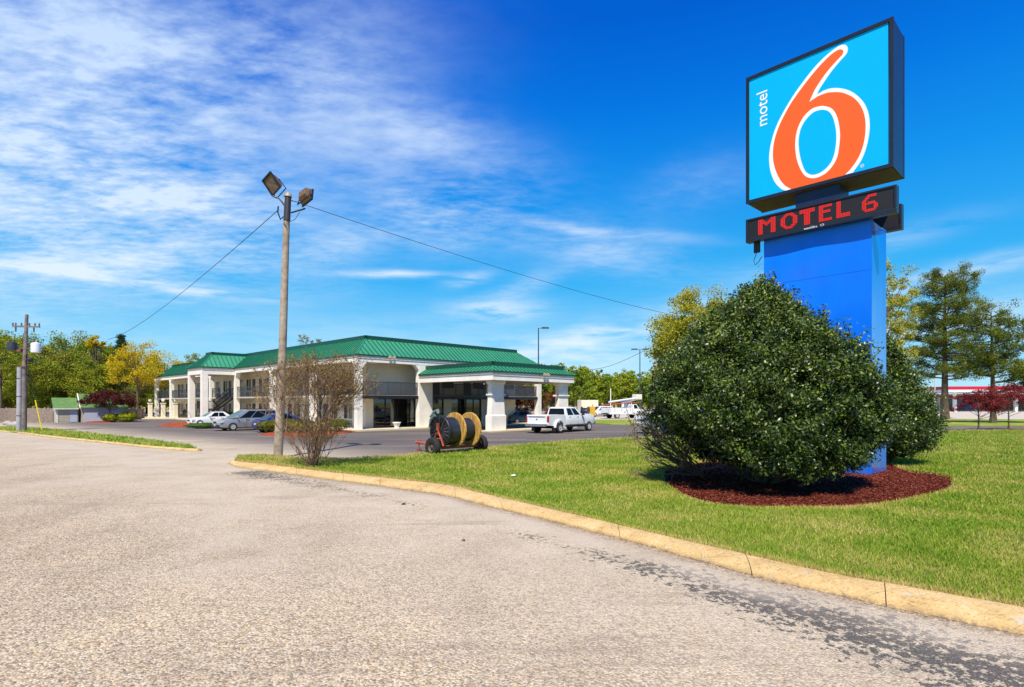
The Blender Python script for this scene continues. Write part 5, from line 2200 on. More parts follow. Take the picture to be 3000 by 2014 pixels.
# ------------------------------------------------------------------ utility pole on the left
g0 = gp(70, 1266)
up_ = thing('utility_pole', (g0[0], g0[1], .05), R(10), 'utility pole with crossarm, two transformers and a steel riser on the left verge', 'utility pole')
m_ = MB()
m_.tube([(0, 0, 0), (.03, 0, 4.5), (.2, 0, 9.15)], [.19, .16, .11], 14)
M_dwood = mat('dark_weathered_pole', (.20, .16, .15), .9, .3, 3, .4, 30, c2=(.10, .08, .08))
m_.build('pole', M_dwood, up_, smooth=True)
m_ = MB()
m_.tube([(-.27, -.12, 0), (-.22, -.12, 5.0)], .17, 14)
m_.build('riser_conduit', mat('grey_riser', (.42, .40, .42), .4, .15, 2, metal=.3), up_, smooth=True)
m_ = MB()
for z in (1.2, 2.7, 4.1):
    m_.lathe([(.18, 0), (.185, 0), (.185, .05), (.18, .05)], 'z', (-.25, -.12, z), 14)
m_.build('band', M_black, up_)
m_ = MB()
m_.box(-.78, 1.12, -.07, .04, 8.15, 8.26)
m_.build('crossarm', M_dwood, up_)
m_ = MB()
for x in (-.75, -.55, -.15, .4, .78, 1.08):
    m_.lathe([(.03, 0), (.06, .05), (.04, .09), (.07, .14), (.03, .24)], 'z', (x, -.02, 8.26), 8)
for x in (-.5, .75):
    m_.lathe([(.05, 0), (.06, .35)], 'z', (x, -.1, 7.78), 8)
m_.build('insulator', mat('brown_porcelain', (.10, .06, .06), .3), up_)


def trafo(x, m__, z=5.95, r=.36, h=.80):
    a = MB()
    a.lathe([(r * .9, 0), (r, .03), (r, h - .05), (r * .96, h), (r * .6, h + .06), (.05, h + .09)], 'z', (x, -.15, z), 18)
    t__ = a.build('transformer', m__, up_, smooth=True)
    a = MB()
    for k in (-1, 1):
        a.lathe([(.05, 0), (.07, .06), (.04, .10), (.06, .15), (.02, .24)], 'z', (x + k * .15, -.15, z + h + .03), 8)
    a.build('bushing', M_black, t__)


trafo(.92, mat('light_grey_transformer', (.66, .68, .72), .35, .06, 2), 6.15, .33, .74)
trafo(-.72, mat('dark_grey_transformer', (.035, .035, .045), .4, .2, 2), 6.3, .32, .62)
m_ = MB()
m_.box(-.72, .92, -.05, .05, 6.45, 6.53)
m_.box(-.38, -.1, -.22, .1, 6.2, 6.42)
m_.box(.14, .24, -.2, .05, 5.5, 6.0)
m_.box(-.42, .12, -.22, .05, 5.0, 5.08)
m_.build('bracket', mat('dark_rusty_bracket', (.14, .06, .04), .7, .4, 8), up_)
m_ = MB()
m_.ball((.52, -.2, 5.6), .24, 10, 8, (1, .8, .8))
m_.tube([(.1, 0, 5.3), (.5, -.1, 5.3)], .04, 6)
m_.build('area_light', M_black, up_)
m_ = MB()
m_.tube([(.15, 0, 5.6), (1.15, .2, .1)], .018, 5)
gw = m_.build('guy_wire', M_wire, up_)
m_ = MB()
m_.tube([(.72, .115, 2.45), (1.14, .2, .12)], .045, 8)
m_.build('guy_guard', mat('yellow_plastic', (.75, .55, .03), .5), up_)

# ------------------------------------------------------------------ far poles and lamps


def streetlamp(u, Y, ztop, label, twin=False, base=0):
    x = (u - CU) / F * Y
    t0 = thing('street_lamp', (x, Y, 0), 0, label, 'street lamp')
    m_ = MB()
    m_.tube([(0, 0, .6), (0, 0, ztop)], [.11, .07], 8)
    m_.build('pole', mat('dark_blue_grey_pole', (.05, .06, .10), .4, .1, 3), t0)
    MB().tube([(0, 0, 0), (0, 0, .62)], .22, 12).build('base', M_conc, t0)
    for s in ((-1, 1) if twin else (1,)):
        m_ = MB()
        m_.tube([(0, 0, ztop - .05), (s * .5, 0, ztop + .02)], .045, 6)
        m_.prism([(s * .4, ztop - .08), (s * .45, ztop + .12), (s * 1.35, ztop + .10), (s * 1.4, ztop - .08)], -.2, .2, 'y')
        m_.build('lamp_head', mat('dark_lamp_head', (.06, .065, .09), .5), t0)


streetlamp(1577.5, 74, 12.1, 'tall single headed lamp post rising behind the canopy roof')
streetlamp(1874.7, 90, 10.8, 'tall twin headed lamp post behind the bucket truck', True)
x = (1919 - CU) / F * 75
t0 = thing('utility_pole', (x, 75, 0), 0, 'pale wooden pole just left of the yellow green tree', 'utility pole')
MB().tube([(0, 0, 0), (.08, 0, 10.5)], [.2, .15], 10).build('pole', mat('pale_tan_pole', (.50, .38, .24), .9, .2, 2), t0)
m_ = MB()
m_.tube([(.05, 0, 10.1), (-.18, 0, 10.0), (-.25, 0, 9.3), (-.1, 0, 9.0)], .05, 6)
m_.box(.1, .35, -.1, .1, 6.2, 6.7)
m_.build('bracket', M_black, t0)
x = (1789 - CU) / F * 120
t0 = thing('utility_pole', (x, 120, 0), 0, 'thin cream pole in front of the far woods', 'utility pole')
MB().tube([(0, 0, 0), (0, 0, 5.3)], [.13, .10], 8).build('pole', M_cream, t0)
x = (2739 - CU) / F * 100
t0 = thing('street_lamp', (x, 100, 0), 0, 'thin grey flagpole like post in front of the red roofed station', 'post')
MB().tube([(0, 0, 0), (0, 0, 7.0)], [.12, .08], 8).build('pole', M_conc, t0)
MB().ball((0, 0, 7.05), .13, 8, 6).build('finial', M_conc, t0)

# ------------------------------------------------------------------ shed, fence, service station
M_shroof = mat('green_shingle', (.10, .20, .055), .9, .2, 3)
M_shwall = mat('beige_siding', (.44, .39, .31), .8, .1, 2)
M_shdoor = mat('pale_blue_grey_door', (.42, .46, .56), .6, .04, 1)
M_trimw = mat('cream_trim', (.70, .66, .55), .7)
s0 = (-51.9, 64.2)
sh = thing('shed', (s0[0], s0[1], 0), BROT, 'low green roofed beige shed with siding front, left part of the pair', 'shed')
m_ = MB()
m_.box(-.1, 1.95, 0, 2.4, 0, 1.70)
m_.prism([(0, 1.70), (2.4, 1.70), (1.2, 2.75)], -.1, 1.95, 'x')
for k in range(7):
    m_.box(.2, 1.15, -.02, .0, .15 + k * .21, .33 + k * .21)
m_.build('wall', M_shwall, sh)
m_ = MB()
m_.add([(-.35, -.3, 1.62), (1.97, -.3, 1.62), (1.97, 1.2, 2.86), (-.35, 1.2, 2.86), (-.35, 2.7, 1.62), (1.97, 2.7, 1.62)], [(0, 1, 2, 3), (3, 2, 5, 4)])
m_.build('roof', M_shroof, sh)
m_ = MB()
m_.box(1.2, 1.85, -.03, .0, .05, 1.55)
m_.build('door', M_shdoor, sh)
m_ = MB()
m_.box(-.1, .12, -.05, .0, 0, 1.6)
m_.box(-.35, 1.97, -.31, -.29, 1.52, 1.64)
m_.build('trim', M_trimw, sh)
s1 = (s0[0] + XB.x * 2.25 - YB.x * .2, s0[1] + XB.y * 2.25 - YB.y * .2)
sh2 = thing('shed', (s1[0], s1[1], 0), BROT, 'taller green roofed shed with a wide pale blue door behind the maroon tree', 'shed')
m_ = MB()
m_.box(0, 4.3, 0, 3, 0, 1.85)
m_.prism([(0, 1.85), (3, 1.85), (1.5, 3.2)], 0, 4.3, 'x')
m_.build('wall', M_shwall, sh2)
m_ = MB()
m_.add([(-.15, -.3, 1.72), (4.5, -.3, 1.72), (4.5, 1.5, 3.34), (-.15, 1.5, 3.34), (-.15, 3.3, 1.72), (4.5, 3.3, 1.72)], [(0, 1, 2, 3), (3, 2, 5, 4)])
m_.build('roof', M_shroof, sh2)
m_ = MB()
m_.box(.2, 4.1, -.04, .0, .02, 1.68)
m_.build('garage_door', M_shdoor, sh2)
m_ = MB()
m_.prism([(-.32, 1.60), (1.5, 3.24), (1.5, 3.40), (-.32, 1.78)], -.24, -.14, 'x')
m_.build('barge_board', M_trimw, sh2)
M_fence = mat('weathered_fence_boards', (.26, .20, .16), .95, .35, 5)


def fence(pts, h, label):
    t0 = thing('board_fence', (0, 0, 0), 0, label, 'fence')
    m_ = MB()
    po = MB()
    g = np.random.default_rng(2)
    for a, b_ in zip(pts[:-1], pts[1:]):
        a, b_ = Vector(a), Vector(b_)
        L = (b_ - a).length
        d = (b_ - a) / L
        n_ = Vector((-d.y, d.x))
        k = 0
        while k < L:
            p = a + d * k
            hh = h + g.uniform(-.04, .04)
            q = a + d * (k + .13)
            m_.add([(p.x, p.y, 0), (q.x, q.y, 0), (q.x, q.y, hh), (p.x, p.y, hh), (p.x + n_.x * .02, p.y + n_.y * .02, 0), (q.x + n_.x * .02, q.y + n_.y * .02, 0), (q.x + n_.x * .02, q.y + n_.y * .02, hh), (p.x + n_.x * .02, p.y + n_.y * .02, hh)],
                   [(0, 1, 2, 3), (4, 7, 6, 5), (3, 2, 6, 7), (0, 3, 7, 4), (1, 5, 6, 2)])
            k += .145
        for q in np.arange(0, L, 2.4):
            p = a + d * q
            MB().box(p.x - .06, p.x + .06, p.y + .03, p.y + .15, 0, h + .08).build('post', M_fence, t0)
    m_.build('boards', M_fence, t0)


fence([(-66, 66), (-53, 65.0)], 1.65, 'weathered board fence left of the green roofed shed')
fence([(-49.5, 70), (-52.2, 80)], 1.5, 'weathered board fence behind the round hedges')
t0 = thing('dumpster_gate', (-59.5, 64, 0), 0, 'brown gate panel at the left end of the board fence', 'gate')
m_ = MB()
m_.box(-.9, .9, -.05, .05, .15, 1.6)
m_.build('panel', mat('brown_gate', (.16, .09, .06), .8), t0)
m_ = MB()
m_.box(-1.0, -.9, -.07, .07, 0, 1.75)
m_.box(.9, 1.0, -.07, .07, 0, 1.75)
m_.build('post', M_fence, t0)
for (u, v, s, lb) in ((22, 1246, .8, 'large grey rock by the left edge of the verge'), (45, 1251, 1.1, 'grey rock lying left of the utility pole')):
    g = np.random.default_rng(int(u))
    x, y = gp(u, v)
    m_ = MB()
    m_.ball((0, 0, 0), .5 * s, 10, 7, (1.3, .8, .6))
    m_.v = [(a * (1 + .15 * math.sin(a * 9 + c_ * 7)), b_ * (1 + .15 * math.cos(b_ * 8 + a * 5)), c_ * (1 + .1 * math.sin(a * 6))) for a, b_, c_ in m_.v]
    o = m_.build('rock', mat('grey_rock', (.36, .33, .29), .9, .25, 3, .5), None)
    o.location = (x, y, .2)
    tag(o, lb, 'rock')

# service station on the right
gs = thing('service_station', (116, 148, 0), R(-8), 'long low station with red striped white canopy beyond the pines', 'building')
m_ = MB()
m_.box(-2, 60, 6, 20, 0, 4.6)
m_.build('wall', mat('station_white_wall', (.62, .58, .55), .8, .05, 1), gs)
m_ = MB()
m_.box(-6, 66, -7, 8, 4.9, 5.55)
m_.build('canopy_fascia', mat('station_white_fascia', (.74, .70, .70), .6, .03, 1), gs)
M_red = mat('station_red', (.50, .008, .04), .5, .05, 1)
m_ = MB()
m_.box(-6.03, 66.03, -7.03, 8.03, 5.56, 6.35)
m_.box(-2.1, 60.1, 5.9, 6, 3.6, 4.2)
m_.build('red_band', M_red, gs)
m_ = MB()
m_.box(0, 26, 5.92, 5.99, .3, 3.4)
m_.build('window', M_pane, gs)
m_ = MB()
for x in np.arange(0, 27, 3.2):
    m_.box(x - .08, x + .08, 5.85, 5.91, .2, 3.4)
m_.build('window_frame', M_swhite, gs)
for x in (-2, 12, 28, 44, 60):
    m_ = MB()
    m_.box(x - .3, x + .3, -4.3, -3.7, 0, 4.9)
    m_.build('canopy_post', M_swhite, gs)
for x in (3, 18, 34):
    m_ = MB()
    m_.box(x - .45, x + .45, -4.3, -3.7, .15, 2.1)
    m_.build('fuel_pump', mat('blue_pump', (.04, .13, .35), .4), gs)
m_ = MB()
m_.box(4, 8, 5.7, 5.84, .3, 2.2)
m_.build('poster_board', mat('blue_pump', (.04, .13, .35), .4), gs)

# ------------------------------------------------------------------ vegetation
L_spring = leaf_mat('spring_green_leaves', [(.1, (.05, .085, .006)), (.4, (.15, .21, .012)), (.65, (.32, .34, .018)), (.95, (.50, .42, .035))], .30, .6, .25, .35)
L_olive = leaf_mat('olive_green_leaves', [(.1, (.05, .075, .010)), (.4, (.16, .185, .018)), (.7, (.31, .27, .030)), (.95, (.42, .32, .06))], .30, .6, .25, .35)
L_yellow = leaf_mat('yellow_spring_leaves', [(.1, (.26, .20, .010)), (.4, (.50, .38, .010)), (.7, (.68, .50, .012)), (.95, (.72, .50, .04))], .35, .6, .2, .4)
L_gold = leaf_mat('gold_green_leaves', [(.1, (.12, .14, .012)), (.4, (.29, .30, .022)), (.7, (.46, .42, .035)), (.95, (.60, .46, .08))], .35, .6, .2, .4)
L_cedar = leaf_mat('dark_cedar_foliage', [(.1, (.008, .022, .008)), (.5, (.022, .055, .018)), (.9, (.05, .09, .03))], .1, .8, .1, .8)
L_pine = leaf_mat('pine_needles', [(.1, (.014, .028, .005)), (.38, (.070, .105, .010)), (.66, (.17, .195, .014)), (.95, (.36, .33, .03))], .2, .7, .2, .9)  # dark end of the ramp puts shade among the needles into the colour
L_holly = leaf_mat('glossy_holly_leaves', [(.05, (.003, .008, .002)), (.34, (.010, .024, .005)), (.50, (.035, .066, .010)), (.68, (.12, .18, .020)), (.95, (.36, .42, .06))], .10, .40, .45, 2.4)  # near-black and pale stops put shaded gaps and highlights into the leaf colour
L_maroon = leaf_mat('maroon_maple_leaves', [(.1, (.025, .004, .004)), (.5, (.075, .012, .010)), (.9, (.15, .035, .022))], .25, .6, .2, 1)
L_red = leaf_mat('red_maple_leaves', [(.1, (.07, .006, .008)), (.5, (.21, .018, .020)), (.9, (.36, .06, .04))], .3, .6, .2, 1)
L_rust = leaf_mat('rusty_photinia_leaves', [(.1, (.05, .015, .006)), (.5, (.18, .05, .018)), (.9, (.33, .13, .05))], .3, .6, .2, 1)
L_hedge = leaf_mat('hedge_leaves', [(.1, (.04, .05, .006)), (.5, (.14, .15, .012)), (.9, (.30, .26, .03))], .2, .7, .2, 1)
L_hedge_y = leaf_mat('bright_hedge_leaves', [(.1, (.12, .15, .008)), (.5, (.32, .34, .012)), (.9, (.50, .44, .03))], .2, .7, .2, 1)
L_juniper = leaf_mat('juniper_ground_leaves', [(.1, (.02, .06, .010)), (.5, (.06, .15, .02)), (.9, (.13, .22, .04))], .2, .7, .2, 1)
L_myrtle = leaf_mat('myrtle_bronze_leaves', [(.1, (.12, .07, .02)), (.4, (.28, .15, .04)), (.7, (.28, .25, .04)), (.9, (.38, .11, .06))], .3, .6, .2, 1.2)
M_twig = mat('grey_brown_twigs', (.17, .105, .065), .9, .3, 8)
M_dead = mat('dry_grey_twigs', (.20, .135, .10), .9, .3, 8)


def clumps(g, cen, rad, n, rr, squash=.8, hollow=.35, low=-.55):
    """clump centres filling an ellipsoid, denser towards its skin"""
    d = unit(g.normal(size=(n * 3, 3)))
    d = d[d[:, 2] > low][:n]
    k = g.uniform(hollow, 1.0, len(d)) ** .6
    return np.array(cen) + d * k[:, None] * np.array(rad)


def clump_leaves(g, C, rr, per, flat=.75):
    n = len(C)
    r = rr * g.uniform(.6, 1.3, n)
    idx = np.repeat(np.arange(n), per)
    d = unit(g.normal(size=(len(idx), 3)))
    k = g.uniform(0, 1, len(idx)) ** .45
    P = C[idx] + d * (k * r[idx])[:, None] * np.array([1, 1, flat])
    br = g.uniform(0, 1, n)[idx]
    lv = np.clip(.42 * br + .38 * g.uniform(0, 1, len(idx)) + .2 * (d[:, 2] * .5 + .5), 0, 1)  # leaves on top of a clump paler: light from above put into colour
    return P, d, lv


def trunk_mesh(h, r, g, parent, tips, m_=M_trunk, lean=(0, 0), fork=.35, name='trunk'):
    b = MB()
    top = Vector((lean[0], lean[1], h))
    pts = [Vector((lean[0] * f ** 1.3 + .12 * r * math.sin(f * 9), lean[1] * f ** 1.3, h * f)) for f in np.linspace(0, 1, 8)]
    b.tube(pts, [r * (1.35 if i_ == 0 else 1) * (1 - .75 * f) for i_, f in enumerate(np.linspace(0, 1, 8))], 8)
    for t_ in tips:
        t_ = Vector(t_)
        f = min(.95, max(fork, (t_.z - (t_ - top).length * .25) / h * .7))
        s = Vector((lean[0] * f ** 1.3, lean[1] * f ** 1.3, h * f))
        mid_ = s.lerp(t_, .5) + Vector((0, 0, -.06 * (t_ - s).length))
        b.tube([s, mid_, t_], [r * .38 * (1 - f * .6), r * .22, r * .06], 5, cap=False)
    return b.build(name, m_, parent)


def broad_tree(name, loc, h, rad, leafm, label, cat='tree', group=None, seed=1, ncl=70, per=150, ls=.34, cr=1.0, zc=.60, zr=.42, trunk_r=.25, nb=14, tm=M_trunk, squash=1.0, lean=(0, 0), low=-.6, openness=1.0):
    g = np.random.default_rng(seed)
    t0 = thing(name, loc, g.uniform(0, 6.28), label, cat, group)
    C = clumps(g, (lean[0], lean[1], h * zc), (rad, rad * squash, h * zr), ncl, cr, low=low)
    C[:, :2] *= (1 + g.normal(0, .08, (len(C), 1)))
    P, d, lv = clump_leaves(g, C, cr * rad * .30, per)
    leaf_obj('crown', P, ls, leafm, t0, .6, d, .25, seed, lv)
    trunk_mesh(h * .8, trunk_r, g, t0, [tuple(c) for c in C[:nb]], tm, lean)
    return t0


def place_copy(src, loc, s, rz, label=None):
    c = copy_tree(src)
    c.location = loc
    c.scale = (s[0], s[0], s[1]) if hasattr(s, '__len__') else (s, s, s)
    c.rotation_euler = (0, 0, rz)
    if label:
        c['label'] = label
    return c


def P_at(u, Y, z=0):
    return ((u - CU) / F * Y, Y, z)


GT = 'trees in the wood behind the sheds'
LT = 'leafy spring green tree in the wood behind the sheds'
LO = 'olive toned tree in the wood behind the sheds'
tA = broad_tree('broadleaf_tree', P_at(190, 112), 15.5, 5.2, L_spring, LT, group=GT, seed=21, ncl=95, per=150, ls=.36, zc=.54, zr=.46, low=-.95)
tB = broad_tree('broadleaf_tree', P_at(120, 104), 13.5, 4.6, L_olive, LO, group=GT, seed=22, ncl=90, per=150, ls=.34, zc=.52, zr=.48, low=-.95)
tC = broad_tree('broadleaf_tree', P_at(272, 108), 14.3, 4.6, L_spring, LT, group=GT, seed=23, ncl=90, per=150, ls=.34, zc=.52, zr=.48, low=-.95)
row = [(tA, 60, 118, 1.0, 0), (tB, 20, 100, 1.0, 1), (tC, 5, 88, .8, 2), (tA, -60, 100, 1.0, 3), (tB, 235, 120, 1.15, 4), (tA, 330, 118, .86, 5), (tC, 360, 112, .80, 0.5), (tB, 300, 100, .78, 2.2),
       (tB, 405, 122, .84, 1.2), (tC, 430, 118, .78, 3.2), (tA, 470, 128, .72, 4.2), (tB, 150, 92, .74, 5.2), (tC, 210, 94, .70, .9), (tA, 90, 86, .62, 2.9), (tB, 520, 130, .62, .3), (tC, 570, 135, .60, 1.1), (tC, -10, 125, 1.05, 1.9), (tB, -140, 108, 1.1, 1.9),
       (tC, 260, 90, .60, 4.0), (tB, 385, 96, .55, 2.0), (tA, 440, 110, .60, 2.5), (tA, 505, 118, .55, 5.5), (tB, 40, 90, .66, 3.0), (tA, 340, 94, .58, 1.0)]
for s_, u, Y, sc, rz in row:
    place_copy(s_, P_at(u, Y), sc * 1.06, rz)
broad_tree('broadleaf_tree', P_at(2, 80), 12.6, 2.6, L_spring, 'tallest thin leafed tree at the left edge behind the transformers', seed=31, ncl=40, per=90, ls=.24, zc=.66, zr=.34)
broad_tree('yellow_tree', P_at(403, 84), 11.6, 3.6, L_yellow, 'bright yellow leafed tree left of the motel end', seed=32, ncl=55, per=130, ls=.24, zc=.62, zr=.36, nb=24, trunk_r=.22)
broad_tree('yellow_tree', P_at(482, 97), 11.6, 4.0, L_yellow, 'smaller yellow tree peeping over the far end of the green roof', seed=33, ncl=42, per=110, ls=.24, zc=.62, zr=.34, nb=20)
broad_tree('yellow_tree', P_at(280, 98), 13.9, 1.5, L_yellow, 'golden tree top poking out among the green trees', seed=34, ncl=16, per=120, ls=.26, zc=.88, zr=.12)
broad_tree('broadleaf_tree', P_at(585, 112), 12.6, 2.4, L_spring, 'green tree top showing over the stair tower roof', seed=35, ncl=18, per=90, ls=.26, zc=.80, zr=.2)
for k, (u, Y, h_) in enumerate(((887, 92, 13.6), (925, 92, 12.9))):
    t0 = broad_tree('sparse_tree', P_at(u, Y), h_, 1.1, L_olive, ['sparse tree top above the roof ridge, left of two', 'sparse tree top above the roof ridge, right of two'][k], seed=36 + k, ncl=12, per=30, ls=.2, zc=.93, zr=.07, nb=12, trunk_r=.14)
# dark cedar poking out
g = np.random.default_rng(41)
t0 = thing('cedar_tree', P_at(355, 96), 0, 'dark ragged cedar rising left of the yellow tree', 'tree')
zz = g.uniform(0, 1, 220) ** .8
ang = g.uniform(0, 6.28, 220)
rr = (1 - zz) * 2.6 + .25
C = np.c_[np.cos(ang) * rr * g.uniform(.5, 1.1, 220), np.sin(ang) * rr * g.uniform(.5, 1.1, 220), 3 + zz * 10.8]
P, d, lv = clump_leaves(g, C, .5, 60, .6)
leaf_obj('crown', P, .22, L_cedar, t0, .4, d, .2, 41, lv)
trunk_mesh(13.2, .2, g, t0, [tuple(c) for c in C[:30]])

# far wood on the right: one mass
g = np.random.default_rng(51)
PP, DD, LL = [], [], []
tk = MB()
for k in range(190):
    Y = g.uniform(150, 215)
    u = g.uniform(1480, 2120)
    x = (u - CU) / F * Y
    h = g.uniform(10.5, 13.5) * (1.12 if u < 1730 else .95) * (Y / 175)
    C = clumps(g, (x, Y, h * .55), (g.uniform(1.6, 2.6), g.uniform(1.6, 2.6), h * .45), 26, 1, low=-.95)
    P, d, lv = clump_leaves(g, C, .85, 34)
    PP.append(P)
    DD.append(d)
    LL.append(np.clip(lv * .7 + g.uniform(-.15, .35), 0, 1))
    tk.tube([(x, Y, 0), (x, Y, h * .8)], [.2, .08], 5, cap=False)
wd = leaf_obj('woodland', np.concatenate(PP), .55, leaf_mat('far_wood_leaves', [(.1, (.06, .12, .010)), (.4, (.17, .26, .02)), (.7, (.36, .38, .03)), (.95, (.50, .36, .05))], .3, .7, .1, .06), None, .7, np.concatenate(DD), .2, 51, np.concatenate(LL))
tag(wd, 'far belt of spring green woods behind the bucket truck', 'woods', kind='stuff')
tag(tk.build('woodland_trunks', M_trunk), 'trunks of the far belt of woods', 'woods', kind='stuff')
# low belt far off on the right and left horizon
PP, LL = [], []
for k in range(240):
    a = g.uniform(-1.15, 1.25)
    Y = g.uniform(330, 420)
    x = math.tan(a) * Y if abs(a) < 1.3 else 0
    h = g.uniform(5, 9)
    C = clumps(g, (x, Y, h * .5), (g.uniform(4, 7), 4, h * .5), 16, 1, low=-.9)
    P, d, lv = clump_leaves(g, C, 2.2, 12)
    PP.append(P)
    LL.append(lv)
o = leaf_obj('horizon_trees', np.concatenate(PP), 1.7, L_olive, None, .8, None, 0, 52, np.concatenate(LL))
tag(o, 'low line of distant trees along the horizon', 'woods', kind='stuff')

# reddish shrubs beyond the canopy
broad_tree('red_leaved_tree', P_at(1538, 66), 4.2, 2.0, L_red, 'dark red tree seen through the far canopy bay', seed=61, ncl=45, per=90, ls=.17, zc=.55, zr=.45, nb=10, trunk_r=.1, low=-.9)
broad_tree('rust_shrub', P_at(1612, 64), 3.9, 1.55, L_rust, 'rusty orange shrub between two canopy pillars', seed=62, ncl=45, per=90, ls=.16, zc=.5, zr=.5, nb=10, trunk_r=.1, low=-.95)

# maroon maple and round hedges by the shed
broad_tree('maroon_maple', P_at(321, 66), 3.65, 2.55, L_maroon, 'maroon leaved spreading maple in front of the pale blue shed door', seed=63, ncl=60, per=120, ls=.17, zc=.66, zr=.30, nb=16, trunk_r=.10, cr=.8, low=-.35)


def ball_shrub(name, loc, rx, ry, h, leafm, label, seed, n=5200, ls=.09, group=None, z0=.05, cat='shrub', rz=0.0):
    g = np.random.default_rng(seed)
    t0 = thing(name, loc, rz, label, cat, group)
    d = unit(g.normal(size=(n, 3)))
    d[:, 2] = np.abs(d[:, 2]) * np.where(g.uniform(0, 1, n) < .25, -1, 1)
    k = g.uniform(.80, 1.03, n) + .05 * np.sin(d[:, 0] * 9 + seed) * np.sin(d[:, 1] * 8) + .04 * np.sin(d[:, 2] * 11)
    P = d * k[:, None] * np.array([rx, ry, h * .52]) + np.array([0, 0, h * .5 + z0])
    P[:, 2] = np.maximum(P[:, 2], .02)
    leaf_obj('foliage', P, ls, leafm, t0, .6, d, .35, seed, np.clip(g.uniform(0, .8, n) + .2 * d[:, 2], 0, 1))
    m_ = MB()
    for k_ in range(6):
        a = k_ * 1.05
        m_.tube([(0, 0, 0), (math.cos(a) * rx * .3, math.sin(a) * ry * .3, h * .5), (math.cos(a) * rx * .6, math.sin(a) * ry * .6, h * .8)], [.03, .02, .008], 5)
    m_.build('stem', M_trunk, t0)
    return t0


ball_shrub('round_hedge', P_at(326, 66), .88, .85, .92, L_hedge_y, 'smaller bright green rounded hedge left of its neighbour', 71, 9000, .10)
ball_shrub('round_hedge', P_at(373, 66.5), 1.08, .95, 1.15, L_hedge_y, 'larger yellow green rounded hedge by the board fence', 72, 11000, .10)
# shrub beds along the motel
b1 = [gp(u, v) for u, v in [(752, 1274), (800, 1279), (880, 1281), (960, 1276), (1030, 1268), (1046, 1264), (1000, 1262), (900, 1263), (800, 1267)]]
tag(mulch_bed('mulch_bed', b1, .0, M_mulch_o, .12), 'orange red mulch bed under the shrubs by the motel corner', 'mulch')
b2 = [gp(u, v) for u, v in [(458, 1249), (500, 1252), (545, 1252), (580, 1246), (565, 1240), (510, 1239)]]
tag(mulch_bed('mulch_bed', b2, .0, M_mulch_o, .12), 'orange red mulch island in front of the white sedan', 'mulch')
b3 = [gp(u, v) for u, v in [(240, 1239), (300, 1240), (345, 1236), (390, 1232), (340, 1230), (280, 1233)]]
tag(mulch_bed('mulch_bed', b3, .0, M_mulch_o, .10), 'thin red mulch strip below the round hedges', 'mulch')
bs = [(gp(830, 1270), 1.35, .95, 1.0, 'low olive shrub directly behind the light pole'), (gp(880, 1272), 1.25, .9, .95, 'low olive shrub behind the bare myrtle stems'), (gp(975, 1268), 1.35, 1.0, .98, 'dark rounded shrub between the bare myrtle and the corner column'), (gp(790, 1268), 1.0, .8, .85, 'low shrub just left of the light pole beside the blue car')]
for k, (p, rx, ry, h, lb) in enumerate(bs):
    ball_shrub('low_shrub', (p[0], p[1], .05), rx, ry, h, L_hedge, lb, 80 + k, 5000, .085, 'low shrubs in the beds along the motel')
p = gp(606, 1256)
ball_shrub('juniper', (p[0], p[1], .0), 1.8, .8, .45, L_juniper, 'flat bright green juniper beside the minivan nose', 90, 6000, .10, rz=.8)
p = gp(655, 1236)
ball_shrub('low_shrub', (p[0], p[1], .0), 1.5, 1.2, 1.2, L_hedge_y, 'green shrub between the sedan roof and the minivan', 91, 5000, .10, 'low shrubs in the beds along the motel')
for k, (u, v) in enumerate(((552, 1226), (572, 1228))):
    p = gp(u, v)
    ball_shrub('low_shrub', (p[0], p[1], .1), .8, .7, 1.3, L_juniper, ['left of two small dark shrubs by the narrow tower column', 'right of two small dark shrubs by the narrow tower column'][k], 92 + k, 2500, .10, 'low shrubs in the beds along the motel')

# yellow green trees behind the sign
broad_tree('gold_leaved_tree', P_at(2052, 36), 9.8, 3.0, L_gold, 'gold green tree behind the left side of the holly', seed=101, ncl=260, per=200, ls=.14, zc=.56, zr=.42, nb=60, cr=.72, low=-.7, trunk_r=.17)
broad_tree('gold_leaved_tree', P_at(2572, 36), 11.8, 2.2, L_gold, 'sparse golden tree showing right of the blue pylon', seed=102, ncl=150, per=110, ls=.12, zc=.60, zr=.40, nb=60, cr=.6, low=-.8, trunk_r=.17, tm=M_trunk_grey)

# pines


